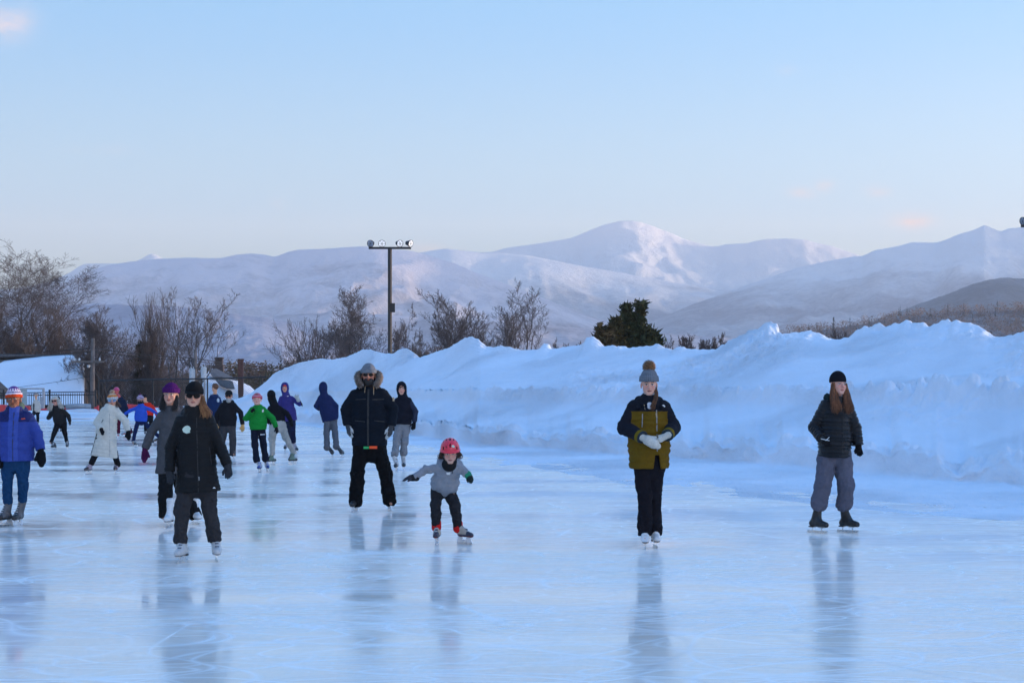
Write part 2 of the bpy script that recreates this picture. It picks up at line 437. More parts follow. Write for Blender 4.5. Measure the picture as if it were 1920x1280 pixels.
        def arms(P):
            r = np.full(len(P), 9.)
            for i in (0, 1):
                e = rc(P, s.sh[i], s.el[i], ar[0], ar[1])
                e2 = rc(P, s.el[i], wrp[i]+unit(wrp[i]-s.el[i])*.03, ar[1], ar[2])
                e2 = smax(e2, (P-wrp[i])@unit(wrp[i]-s.el[i]), .006)
                e = smin(e, e2, .012)
                if quilt and armq:
                    L1 = np.linalg.norm(s.el[i]-s.sh[i])
                    ta = np.where((P-s.el[i])@unit(s.el[i]-s.sh[i]) < 0, (P-s.sh[i])@unit(s.el[i]-s.sh[i]), L1+(P-s.el[i])@unit(s.wr[i]-s.el[i]))
                    ph = (ta/(quilt*.85)) % 1-.5
                    e = e+qa*.8*np.exp(-(ph/.13)**2)-qa*.4*np.cos(ph*2*math.pi)
                else:
                    tb = (P-s.el[i]); tt = np.exp(-(tb*tb).sum(1)/.012)
                    e = e+fold*.6*tt*np.sin((tb@unit(s.wr[i]-s.el[i]))*100+pnoise(P[:, 0]*12, P[:, 1]*12, P[:, 2]*12)*3)
                r = np.minimum(r, e)
            return r
        def f(P):
            d = torso(P)
            tz = (P-hemp)@up2
            if quilt:
                ph = ((tz/quilt)+.02*np.sin(P[:, 0]*30)) % 1-.5
                d = d+qa*np.exp(-(ph/.12)**2)-qa*.45*np.cos(ph*2*math.pi)
                d = d+fold*.5*pnoise(P[:, 0]*22+sd_, P[:, 1]*10, P[:, 2]*30)
            else:
                d = d+folds(P, sd_, fold)
            d = d+flare*0
            hc_ = -(tz+hemtilt*(P[:, 0]-hemp[0]))-.006*pnoise(P[:, 0]*9+sd_, P[:, 1]*9, 0)
            d = smax(d, hc_, .012)
            if split is not None:                                   # jacket open below the zip
                d = smax(d, -np.maximum(np.abs(P[:, 0]-split[0])-.02-(split[1]-P[:, 2])*.12, np.maximum(P[:, 2]-split[1], (P[:, 1]-s.hc[1])*(-s.fw)-.02)), .01)
            d = smin(d, arms(P)+folds(P, sd_+5, fold*.5), .022)
            if collar:
                n0 = s.neck-s.up*.03; n1 = s.neck+s.up*collar
                c = rc(P, n0, n1+s.up*.05, neckr*1.12, neckr)
                c = smax(c, (P-n1)@unit(s.up*.9+dep*0), .01)
                c = smax(c, -(rc(P, n1-s.up*.02, n1+s.up*.2, neckr*.72, neckr*.75)), .008)
                d = smin(d, c, .02)
            if hood == 'down':
                bk = np.array([0, -s.fw*1., 0])
                hcn = s.neck+bk*.075+s.up*.01
                g = rc(P, hcn-s.side*.085, hcn+s.side*.085, .05, .05)
                g = smin(g, rc(P, s.neck-s.side*.10+bk*.03, s.neck-s.side*.07-bk*.05-s.up*.03, .03, .02), .03)
                g = smin(g, rc(P, s.neck+s.side*.10+bk*.03, s.neck+s.side*.07-bk*.05-s.up*.03, .03, .02), .03)
                d = smin(d, g+folds(P, sd_+9, .006), .015)
            if hood == 'up':
                q = s.q(P)
                g = el(q, np.array([0, -.018, .018]), np.array([.105, .122, .138]))
                g = smin(g, rc(P, s.neck-s.up*.02, s.hw((0, -.03, -.06)), .10*k, .085*s.hs), .05)
                g = g+folds(P, sd_+9, .004)
                g = smax(g, -el(q, np.array([0, .10, -.02]), np.array([.062, .10, .095])), .012)
                d = smin(d, g, .02)
            return d
        pts = np.array([*s.sh, *s.el, *s.wr, hemp, s.neck+s.up*.12]+([s.hw((0, 0, .17)), s.hw((0, 0, .0))] if hood == 'up' else []))
        ex = np.array([max(chest, hemw, waist)+.03]*2+[.14])
        lo = np.minimum(pts.min(0)-.12, np.array([min(s.shc[0], hemp[0])-ex[0], min(s.shc[1], hemp[1])-ex[1], hemz-.04]))
        hi = np.maximum(pts.max(0)+.12, np.array([max(s.shc[0], hemp[0])+ex[0], max(s.shc[1], hemp[1])+ex[1], 0]))
        lo[2] = min(pts[:, 2].min(), hemz)-.09
        def cf(P):
            if not callable(col): return np.tile(np.array(col, float), (len(P), 1))
            a = arms(P) < torso(P)-.01
            return col(P, a)
        s.jk = blob(name, f, lo, hi, s.h*1.15, M[mat], s.o, cf)
        s.hemp = hemp; s.jf = f
        return s.jk
    def pants(s, col, r=(.085, .066, .058), cuff=None, fold=.008, mat='cloth', name='trousers', gather=False, depth=1.35, hw=None, top=None):
        k = s.k; r = [x*k for x in r]; sd_ = s.seed+3
        cuffp = []
        for i in (0, 1):
            a = s.an[i]; c = cuff[i] if cuff else 0
            z = wz(c, s.d+s.ft[i][0][1]) if c else a[2]
            t = (s.kn[i][2]-z)/(s.kn[i][2]-a[2]+1e-6); cuffp.append(s.kn[i]+(a-s.kn[i])*t)
        hw = hw or np.linalg.norm(s.hip[1]-s.hip[0])/2+r[0]*.95
        tp = s.hc+s.up*(top or .14)
        def leg(P, i):
            kn, cp = s.kn[i], cuffp[i]; dr = unit(cp-kn)
            d = rc(P, s.hip[i]-s.up*.02, kn, r[0], r[1])
            rr = r[2]
            e = rc(P, kn, cp+dr*.04, r[1], rr)
            if gather:
                tt = (P-cp)@dr
                e = e-.010*np.exp(-((tt+.07)/.06)**2)+.012*np.exp(-((tt+.004)/.012)**2)
            e = smax(e, (P-cp)@dr, .008)
            d = smin(d, e, .02)
            for c, am in ((kn, 1.), (cp-dr*.08, .8), (s.hip[i]-np.array([0, 0, .08]), .5)):
                tb = P-c; g = np.exp(-(tb*tb).sum(1)/.012)
                d = d+fold*.45*am*g*np.sin(tb[:, 2]*80+tb[:, 0]*70+pnoise(P[:, 0]*9+sd_, P[:, 1]*9, P[:, 2]*9)*7)
            return d
        def f(P):
            d = ec(P, s.hc, tp, hw, hw*.92, s.dep, depth)
            l = smin(leg(P, 0), leg(P, 1), .012)
            d = smin(d, l, .03)+folds(P, sd_, fold, 10, 7)*.9+folds(P, sd_+4, fold*.5, 16, 14)
            return d
        pts = np.array([*s.hip, *s.kn, *cuffp, tp]); m = max(r)+.06
        lo = pts.min(0)-m; hi = pts.max(0)+m; lo[0] -= .04; hi[0] += .04
        def cf(P): return col(P) if callable(col) else np.tile(np.array(col, float), (len(P), 1))
        s.cuffp = cuffp
        return blob(name, f, lo, hi, s.h*1.15, M[mat], s.o, cf)
    def skates(s, kind='hockey', col=(.02, .02, .022), accent=(.5, .5, .52), sole=(.02, .02, .02), lace=(.6, .6, .6), k=None, holder=None, shaft=.3):
        k = k or s.k
        for i in (0, 1):
            fp, a = s.ft[i]; dr = s.footdir(a); sd = np.array([dr[1], -dr[0], 0.]); z = np.array([0, 0, 1.])
            sh_z = .062 if kind == 'figure' else .07
            an = s.an[i].copy(); top = fp+z*shaft*k-dr*.035*k
            lean = (an-fp); topx = an+unit(s.kn[i]-an)*.02 if an[2] > .12 else top
            ankle = fp-dr*.045*k+z*(.155*k)
            ankle = ankle*.7+np.array([fp[0]+(an[0]-fp[0])*.5, ankle[1], ankle[2]])*.3
            def f(P):
                d = rc(P, ankle, topx, .043*k, .047*k)
                lo_ = rc(P, fp-dr*.075*k+z*(sh_z+.038*k), fp+dr*.02*k+z*(sh_z+.045*k), .038*k, .042*k)
                to = rc(P, fp+dr*.02*k+z*(sh_z+.045*k), fp+dr*.115*k+z*(sh_z+.028*k), .042*k, .034*k)
                d = smin(d, smin(lo_, to, .02), .035)
                d = smin(d, rc(P, fp+z*(sh_z+.08*k)+dr*.02*k, topx*.5+ankle*.5+dr*.03*k, .03*k, .03*k), .02)
                d = smax(d, -(P[:, 2]-fp[2]-sh_z), .006)
                d = smax(d, (P-topx)@unit(topx-ankle)-.03, .01)
                return d
            def cf(P):
                c = np.tile(np.array(col, float), (len(P), 1))
                fz = P[:, 2]-fp[2]; al = (P-fp)@dr; sc = (P-fp)@sd
                if kind == 'hockey':
                    c[(np.abs(sc) > .02*k) & (fz > sh_z+.03) & (al < .06*k)] = accent
                    c[(al > .085*k)] = np.array(col)*.9
                    c[(fz > .24*k) & (fz < .28*k)] = accent
                c[fz < sh_z+.014] = sole
                g = (np.abs(sc) < .017*k) & (al > -.02*k) & (al < .08*k) & (fz > .12*k)
                lc = g & (np.sin(fz*240) > .1); c[lc] = lace
                return c
            pts = np.array([fp-dr*.14*k, fp+dr*.17*k, topx, fp+z*.05])
            b = blob('skate', f, pts.min(0)-.07, pts.max(0)+.07, s.h*.8, M['leather'], s.o, cf)
            mb = MB(); ax = (dr, sd, z); t = .0045
            if kind == 'figure':
                L = .285*k
                prof = [(-L*.52, .004), (-L*.5, .0), (L*.42, .0), (L*.49, .012), (L*.5, .028), (L*.44, .026), (-L*.5, .024)]
                mb.prism([fp-sd*t/2+dr*x+z*y for x, y in prof], sd*t)
                for x0, x1 in ((-.085, -.055), (.04, .075)):
                    mb.box(fp+dr*(x0+x1)/2*k+z*(.02+sh_z-.004)/2, ((x1-x0)*k*.35, .004, sh_z-.02), ax)
                    mb.box(fp+dr*(x0+x1)/2*k+z*(sh_z-.004), ((x1-x0)*k*2, .05*k, .006), ax)
                mb.build('blade', M['blade'], b)
                hb = MB(); hb.box(fp-dr*.075*k+z*(sh_z+.002), (.06*k, .06*k, .014), ax); hb.build('heel', M['sole'], b)
            else:
                L = .27*k
                prof = [(-L*.5, .008), (-L*.46, .0), (L*.46, .0), (L*.51, .012), (L*.48, .02), (-L*.48, .02)]
                mb.prism([fp-sd*t/2+dr*x+z*y for x, y in prof], sd*t); mb.build('blade', M['blade'], b)
                hb = MB()
                prof = [(-.5, .018), (.5, .018), (.46, .036), (.40, sh_z), (.16, sh_z), (.12, .042), (-.14, .042), (-.18, sh_z), (-.42, sh_z), (-.47, .036)]
                hb.prism([fp-sd*.007+dr*x*L+z*y for x, y in prof], sd*.014)
                hb.build('blade_holder', holder or M['holder'], b)
    def glove(s, i, col, kind='glove', palm=None, k=None, curl=.5, n=None, spread=0.0, cuffc=None, mat='cloth', cuff=.05, thumbin=None, fat=1.0):
        """five separate fingers of different length, each bent at its knuckles; a mitten has one sleeve and a thumb"""
        k = (k or s.k); w = s.wr[i]; e = s.hd[i]; y = unit(e-w); L = np.linalg.norm(e-w)
        nrm = np.array(n if n is not None else (0, -s.fw*1., 0.), float)      # back of the hand looks along nrm
        nrm = unit(nrm-y*nrm.dot(y)); x = np.cross(y, nrm)                      # x across the palm
        inw = s.shc[0]-w[0] if thumbin is None else thumbin                     # thumb towards this side
        sx = 1 if x[0]*inw > 0 else -1
        if abs(x[0]) < .15: sx = 1
        x = x*sx; L = max(.13*k, min(L, .21*k)); u = L/.19
        def W(a, b, c): return w+x*a*u+y*b*u-nrm*c*u*1.0
        segs = []
        if kind == 'mitten':
            segs += [(W(0, .05, 0), W(-.002, .115, .01), .042*fat, .040*fat), (W(0, .115, .01), W(0, .155, .02), .040*fat, .026*fat)]
            segs += [(W(.03, .05, .01), W(.058, .10, .022), .02, .016)]
        else:
            segs += [(W(-.014, .03, 0), W(-.022, .085, 0), .021*fat, .018*fat), (W(.014, .03, 0), W(.022, .085, 0), .021*fat, .018*fat), (W(0, .03, 0), W(0, .085, 0), .022*fat, .02*fat)]
            for j, (fx, ln, r0) in enumerate(((.031, .070, .0105), (.0105, .080, .011), (-.0105, .074, .0105), (-.031, .058, .0095))):
                p0 = W(fx, .088-.004*abs(j-1), 0); fy = fx*spread
                a1 = curl*.6; a2 = curl*1.5; l1, l2 = ln*.5, ln*.5
                p1 = p0+(y*math.cos(a1)-nrm*math.sin(a1))*l1*u+x*fy*u
                p2 = p1+(y*math.cos(a2)-nrm*math.sin(a2))*l2*u+x*fy*u
                segs += [(p0, p1, r0*fat*1.12, r0*fat*1.05), (p1, p2, r0*fat*1.05, r0*fat*.85)]
            t0 = W(.026, .035, .004); t1 = W(.055, .07, .016); t2 = W(.058, .100, .028)
            segs += [(t0, t1, .015*fat, .0125*fat), (t1, t2, .0125*fat, .010*fat)]
        def f(P):
            d = np.full(len(P), 9.)
            for j, (a, b, ra, rb) in enumerate(segs):
                kk = .012 if (kind == 'mitten' or j < 3) else .003
                d = smin(d, rc(P, a, b, ra*u, rb*u), kk)
            if cuff:
                c = rc(P, w-y*cuff*.3, w+y*.03, .034*k*fat, .030*k*fat); d = smin(d, c, .008)
            return d+folds(P, s.seed+i, .0012, 30, 60)
        pts = np.array([p for a in segs for p in a[:2]]+[w-y*.03])
        def cf(P):
            c = np.tile(np.array(col, float), (len(P), 1))
            if palm is not None:
                m = ((P-w)@nrm < .002) & ((P-w)@y > .02); c[m] = palm
            if cuffc is not None: c[(P-w)@y < .035] = cuffc
            return c
        return blob('mitten' if kind == 'mitten' else 'glove', f, pts.min(0)-.055, pts.max(0)+.055, max(.0042, s.h*.7), M[mat], s.o, cf)
    def beanie(s, col, cuff=True, tall=.0, ribs=48, pom=None, name='beanie', low=.02, slouch=0, peak=None, mat='knit', cuffcol=None):
        hs = s.hs
        def f(P):
            q = s.q(P); th = np.arctan2(q[:, 0], q[:, 1])
            d = el(q, np.array([0, -.014-slouch, .034+tall*.4]), np.array([.090, .105, .106+tall*.6]))
            d = smax(d, -(q[:, 2]-low-.10*np.clip(-q[:, 1]-.02, 0, .1)*-.3), .006)
            if cuff:
                e = np.abs(el(q, np.array([0, -.014, .034]), np.array([.095, .110, .14])))-.006
                e = smax(e, np.maximum(q[:, 2]-(low+.055), -(q[:, 2]-(low-.004))), .006); d = smin(d, e, .006)
            if ribs: d = d-.0018*np.cos(th*ribs)
            return d*hs
        def cf(P):
            q = s.q(P)
            c = col(q) if callable(col) else np.tile(np.array(col, float), (len(P), 1))
            if ribs: c = c*(1-.22*(np.cos(np.arctan2(q[:, 0], q[:, 1])*ribs) < -.3))[:, None]
            return c
        b = blob(name, f, s.hp-.2, s.hp+.23+tall, max(.004, s.h*.75), M[mat], s.o, cf)
        if pom:
            c = s.hw((0, -.015, .150+tall*.9)); fuzz('pompom', c, pom[0], pom[1], b, 1500)
        if peak:
            mb = MB(); pts = []
            for t in np.linspace(-1, 1, 9):
                pts.append((t*.062, .075+.075*math.cos(t*1.35)-.0, low+.012-.02*math.cos(t*1.4)))
            base = [(t*.07, .055+.03*math.cos(t*1.3), low+.022) for t in np.linspace(1, -1, 9)]
            mb.prism([s.hw(p) for p in pts+base], s.HR@np.array([0, 0, .006])); mb.col = peak; mb.c = [peak]*len(mb.v)
            mb.build('peak', M[mat], b, cols=True)
        return b
    def shades(s, lens=None, frame=(.01, .01, .01), w=.026, h=.019):
        fr = MB()
        l = MB()
        for sg in (-1, 1):
            cx = .033*sg
            for rr, m, yy in ((1.15, fr, .086), (1.0, l, .090)):
                pts = [s.hw((cx+w*rr*math.cos(a), yy-.35*(cx+w*rr*math.cos(a))**2*8, .0+h*rr*math.sin(a)-.002)) for a in np.linspace(0, 2*math.pi, 15)[:-1]]
                m.prism(pts, s.HR@np.array([0, .006, 0]))
            fr.tube([s.hw((cx+sg*w, .082, .004)), s.hw((.078*sg, .06, .004)), s.hw((.08*sg, -.01, 0))], .0035, 5)
        fr.tube([s.hw((-.012, .094, .004)), s.hw((.012, .094, .004))], .003, 5)
        g = fr.build('sunglasses', M['black_metal'], s.o); l.build('lens', lens or M['lens'], g)
    def hairlong(s, col, path, n=120, rad=.004, name='hair', spread=.03, cap=True, wav=.006, col2=None):
        """locks: tapered strands following paths given in head space or as local points"""
        mb = MB(); rr = random.Random(5)
        c2 = col2 or col
        for P in path:
            P = [np.array(p, float) for p in P]
            for j in range(n//len(path)):
                o = np.array([rr.gauss(0, 1), rr.gauss(0, .5), rr.gauss(0, .2)])*spread*.5
                ph = rr.random()*6; ln = rr.uniform(.72, 1.0); pts = []
                m = 7
                for t in np.linspace(0, ln, m):
                    x = t*(len(P)-1); i0 = min(int(x), len(P)-2); f_ = x-i0
                    p = P[i0]*(1-f_)+P[i0+1]*f_
                    pts.append(p+o*(.45+.7*t)+np.array([math.sin(ph+t*9), math.cos(ph+t*7), 0])*wav*t)
                t_ = rr.random(); mb.col = tuple(np.array(col)*(1-t_)+np.array(c2)*t_)
                mb.tube(pts, [rad*(1-.1*q) for q in range(m)][:m-1]+[rad*.2], 4, False)
        return mb.build(name, M['hair'], s.o, smooth=True, cols=True)

def fuzz(name, c, r, col, parent, n=800, ring=None, ln=.5, mat='fur'):
    """fur: short tapered spikes on a ball, or along a closed/open path"""
    rr = random.Random(3); V_ = []; Fc = []; Cc = []
    col = np.array(col)
    def spike(p, d, L, w):
        a = unit(np.cross(d, (0.3, .5, .8))); b = np.cross(d, a); k0 = len(V_)
        for t in range(3):
            an = t*2.094; V_.append(p+(a*math.cos(an)+b*math.sin(an))*w)
        V_.append(p+d*L); Fc.extend([(k0, k0+1, k0+3), (k0+1, k0+2, k0+3), (k0+2, k0, k0+3)])
        q = rr.random(); cc = col*(.55+.9*q*q)
        Cc.extend([cc*.6]*3+[np.minimum(cc*1.35, 1)])
    for i in range(n):
        d = unit([rr.gauss(0, 1), rr.gauss(0, 1), rr.gauss(0, 1)])
        if ring is None: p = c+d*r*.25; L = r*rr.uniform(.6, 1.0)
        else:
            t = rr.random()*(len(ring)-1); i0 = int(t); p0 = ring[i0]*(1-t+i0)+ring[i0+1]*(t-i0)
            p = p0+d*r*.3; L = r*rr.uniform(.5, 1.0)
        spike(p, d, L, r*.16 if ring is None else r*.15)
    return mesh_obj(name, np.array(V_), np.array(Fc), M[mat], parent, False, np.array(Cc))
M['sole'] = simple('dark_sole', (.03, .02, .018), .6)
ICE_Z = 0.0
# ================================================================== SETTING
def snowmat(name, col=(.80, .83, .88), fine=.03, glit=.0):
    m, nt, b = newmat(name); vec = coords(nt)
    n1 = tex_noise(nt, .35, 5, vec); n2 = tex_noise(nt, 2.6, 7, vec, .62); n3 = tex_noise(nt, 22, 4, vec, .6)
    lo = tuple(c*.90 for c in col); nt.links.new(mixc(nt, mapr(nt, n1, .3, .7, 0, 1), lo, col), b.inputs['Base Color'])
    b.inputs['Roughness'].default_value = .75; b.inputs['Specular IOR Level'].default_value = .2
    mask = mapr(nt, tex_noise(nt, .22, 3, vec), .45, .62, .3, 1)
    h = mathn(nt, 'ADD', mathn(nt, 'MULTIPLY', n2, 1.0), mathn(nt, 'MULTIPLY', n3, .35))
    bump(nt, b, mathn(nt, 'MULTIPLY', h, mask), 1.0, fine*4)
    return m
M['snow'] = snowmat('snow')
M['snow_rough'] = snowmat('ploughed_snow', fine=.05)

# ---- guide lines of the ploughed bank along the right side of the rink (world metres)
US = np.array([-900, -300, 0, 440, 560, 640, 775, 900, 1160, 1320, 1500, 1700, 1920.])
YE = np.array([92, 92, 92, 92, 80, 68, 48.2, 37.3, 28, 25.5, 23.1, 21.7, 20.4])
YL = np.array([93.5, 93.5, 93.5, 95, 86, 76, 60, 49, 41, 37.9, 34, 30, 27.])
YB = np.array([96, 96, 96, 99, 92, 84, 70, 60, 52, 48, 43, 38.5, 34.5])
YK = np.array([99, 99, 99, 104, 98, 92, 80, 72, 64, 59, 53, 48, 43.])
SIL = np.array([(-900, 770), (-300, 772), (0, 775), (60, 778), (90, 776), (130, 768), (150, 765), (180, 767), (195, 777), (215, 784), (230, 785), (245, 775), (270, 770), (300, 768), (340, 762), (400, 756), (440, 749),
    (455, 744), (470, 737), (490, 722), (500, 714), (512, 702), (520, 697), (540, 688), (560, 680), (600, 672), (622, 674), (650, 669), (668, 661), (680, 655), (695, 655), (712, 661), (735, 664), (748, 656), (760, 653), (775, 660), (788, 671), (800, 666), (815, 660), (840, 653), (858, 642), (870, 634), (885, 631), (898, 637), (912, 650), (925, 652), (940, 648), (958, 651), (975, 656), (1000, 656), (1010, 655), (1020, 645), (1027, 645), (1035, 655), (1060, 650), (1080, 648), (1094, 645), (1100, 633), (1112, 631), (1122, 637), (1133, 649), (1160, 650), (1180, 653), (1200, 649), (1215, 649), (1233, 645), (1245, 651), (1260, 659), (1272, 653), (1290, 655), (1320, 655), (1342, 655), (1358, 648), (1370, 637), (1390, 631), (1410, 620), (1425, 615), (1438, 604), (1448, 603), (1458, 611), (1463, 629), (1485, 625), (1520, 621), (1535, 625), (1560, 636), (1575, 636), (1592, 632), (1605, 620), (1618, 614), (1640, 615), (1652, 617), (1672, 609), (1688, 607), (1699, 599), (1708, 602), (1712, 608), (1728, 613), (1742, 617), (1755, 612), (1768, 601), (1778, 601), (1784, 606), (1794, 599), (1804, 604), (1820, 605), (1835, 613), (1852, 623), (1868, 632), (1885, 630), (1905, 627), (1920, 622)])
EXT = [((9.5, 15), (12.5, 19), (16, 24), (20, 30), 3.0), ((12.5, 8), (16, 11), (20.5, 15), (26, 20), 3.3), ((14, -2), (18, 0), (23, 2), (30, 4), 3.0), ((15, -20), (19, -20), (24, -20), (31, -20), 3.2), ((15, -60), (19, -60), (24, -60), (31, -60), 3.0)]
us = np.concatenate([np.arange(-900, 430, 12), np.arange(430, 1921, 2.4)])
def curve(Y): y = np.interp(us, US, Y); return np.stack([(us-960)/F*y, y], 1)
gE, gL, gB, gK = map(curve, (YE, YL, YB, YK))
zK = CH+(HZ-np.interp(us, SIL[:, 0], SIL[:, 1]))/F*gK[:, 1]
m_ = 140; te = np.linspace(0, 1, m_+1)[1:]*(len(EXT))
def ext(g, i):
    P = np.array([g[-1]]+[e[i] for e in EXT]); x = np.arange(len(P))
    return np.vstack([g, np.stack([np.interp(te, x, P[:, 0]), np.interp(te, x, P[:, 1])], 1)])
zx = np.interp(te, np.arange(len(EXT)+1), np.array([zK[-1]]+[e[4] for e in EXT]))
gE, gL, gB, gK = ext(gE, 0), ext(gL, 1), ext(gB, 2), ext(gK, 3)
zK = np.concatenate([zK, zx+.35*fbm(te*3, te*0, 2.)])
ker = np.hanning(101); ker /= ker.sum(); zs = np.convolve(np.pad(zK, 50, mode='edge'), ker, 'valid')
far = np.clip((np.arange(len(gE)) < (us < 440).sum()).astype(float), 0, 1); far = np.convolve(np.pad(far, 20, mode='edge'), np.ones(41)/41, 'valid')
rows = []
def clods(P, amp, seed):
    amp = amp*np.interp(P[:, 1], [35, 60, 90], [1, .75, .35])
    """broken crust: angular lumps a hand to a forearm wide"""
    a = fbm(P[:, 0]*1.5, P[:, 1]*1.2, seed, 3, ridged=True); b = pnoise(P[:, 0]*3.6, P[:, 1]*3.0, seed+4); c = pnoise(P[:, 0]*8, P[:, 1]*7, seed+9)
    return 1.7*amp*(np.clip(a*1.5, 0, 1)*.5+np.clip(b*2.6, -.3, 1)*.45+c*.22)
def addrow(P, z): rows.append(np.concatenate([P, z[:, None]], 1))
arc = np.concatenate([[0], np.cumsum(np.linalg.norm(np.diff(gK, axis=0), axis=1))])
lz_ = .50*(1-far)+.12*far; bz = (1.45*(1-far)+.32*far)
bz = np.minimum(bz, zs*.62)
for t in np.linspace(0, 1, 64):                    # thin ploughed snow lying on the ice
    P = gE*(1-t)+gL*t
    z = -.012+.045*t**.7+.035*fbm(P[:, 0]*1.1, P[:, 1]*.45, 3., 5)+.07*np.clip(fbm(P[:, 0]*2.6, P[:, 1]*2.0, 9., 4), 0, 1)*t**.5
    addrow(P, z)
notch = .5+.5*np.clip(fbm(arc*.35, arc*0, 4., 3)*3.2+.8, -1, 1)
for t in np.linspace(.08, 1, 9):                   # crumbling step cut by the plough
    w = .25+.5*fbm(arc*.4, arc*0+t*.4, 1., 4)
    d = gB-gL; d /= np.linalg.norm(d, axis=1)[:, None]
    P = gL+d*(w*1.2+.22*t)[:, None]
    z = .045+(lz_*notch*(.85+.3*fbm(arc*.8, arc*0, 6., 3)))*(1-(1-t)**1.5)+.03*fbm(arc*2.2, t*3+arc*0, 8., 3)
    addrow(P, z); Pl, zl = P, z
for t in np.linspace(0, 1, 110)[1:]:                # terrace rising to the break of slope
    P = Pl*(1-t)+gB*t; e = np.sin(math.pi*t)
    rg0 = np.clip(.25+1.6*fbm(P[:, 0]*.16, P[:, 1]*.1, 65., 3), 0, 1)
    z = zl*(1-t)+bz*t-.24*e*(1-far)+e*(.22*fbm(P[:, 0]*.35, P[:, 1]*.16, 5., 5)+.12*rg0*fbm(P[:, 0]*1.6, P[:, 1]*1.0, 15., 5))+.20*np.exp(-((t-.95)/.05)**2)*(1+.8*fbm(arc*.9, arc*0, 3., 3))*(1-far)
    edgeband = np.exp(-((t-.97)/.06)**2)+.8*np.exp(-((t-.05)/.06)**2)
    z = z+clods(P, (.16*edgeband+.20*np.clip(rg0-.35, 0, 1))*(1-far), 3.3)*min(1, t*30)
    addrow(P, z)
lump = zK-zs
for t in np.linspace(0, 1, 130)[1:]:                # smooth upper face and crest
    P = gB*(1-t)+gK*t; e = np.sin(math.pi*min(1, t*1.02))
    sh = int((1-t)*26)
    lp = np.roll(lump, -sh)*math.exp(-((1-t)/.16)**1.3)
    prof = t**.86
    rg1 = np.clip(1.8*fbm(P[:, 0]*.2, P[:, 1]*.12, 75., 3)-.1, 0, 1)
    z = bz*(1-prof)+zs*prof+lp+e*(.42*fbm(P[:, 0]*.16+P[:, 1]*.07, P[:, 1]*.10-P[:, 0]*.05, 25., 4)+(.03+.12*rg1)*fbm(P[:, 0]*1.1, P[:, 1]*.8, 35., 5))-.16*e*(1-far)
    z = z+clods(P, (.15*np.exp(-(t/.08)**2)+.24*np.clip(rg1, 0, 1)*min(1, (1-t)*8)+.13*np.exp(-((1-t)/.09)**2)*np.clip(fbm(arc*.5, arc*0, 77., 3)*2+.3, 0, 1)*(1 if t < 1 else 0))*(1-far), 5.1)
    if t == 1: z = zK+.05*np.clip(pnoise(arc*3.2, arc*0, 5.), -.3, 1)
    addrow(P, z)
d = gK-gB; d /= np.linalg.norm(d, axis=1)[:, None]
for t in np.linspace(0, 1, 16)[1:]:
    P = gK+d*(8*t); addrow(P, (zK*math.exp(-(t*2.6)**1.5)+zs*0-1.2*t+.2*t*fbm(P[:, 0]*.4, P[:, 1]*.4, 45., 3)))
Gd = np.array(rows); nr, nc = Gd.shape[:2]
def gridfaces(nr, nc, flip=False):
    i = np.arange(nr*nc).reshape(nr, nc); q = np.stack([i[:-1, :-1], i[:-1, 1:], i[1:, 1:], i[1:, :-1]], -1).reshape(-1, 4)
    return q[:, ::-1] if flip else q
tag(mesh_obj('snow_bank', Gd.reshape(-1, 3), gridfaces(nr, nc), M['snow_rough'], None, True), 'blue shaded ploughed snow bank along the rink', kind='structure')
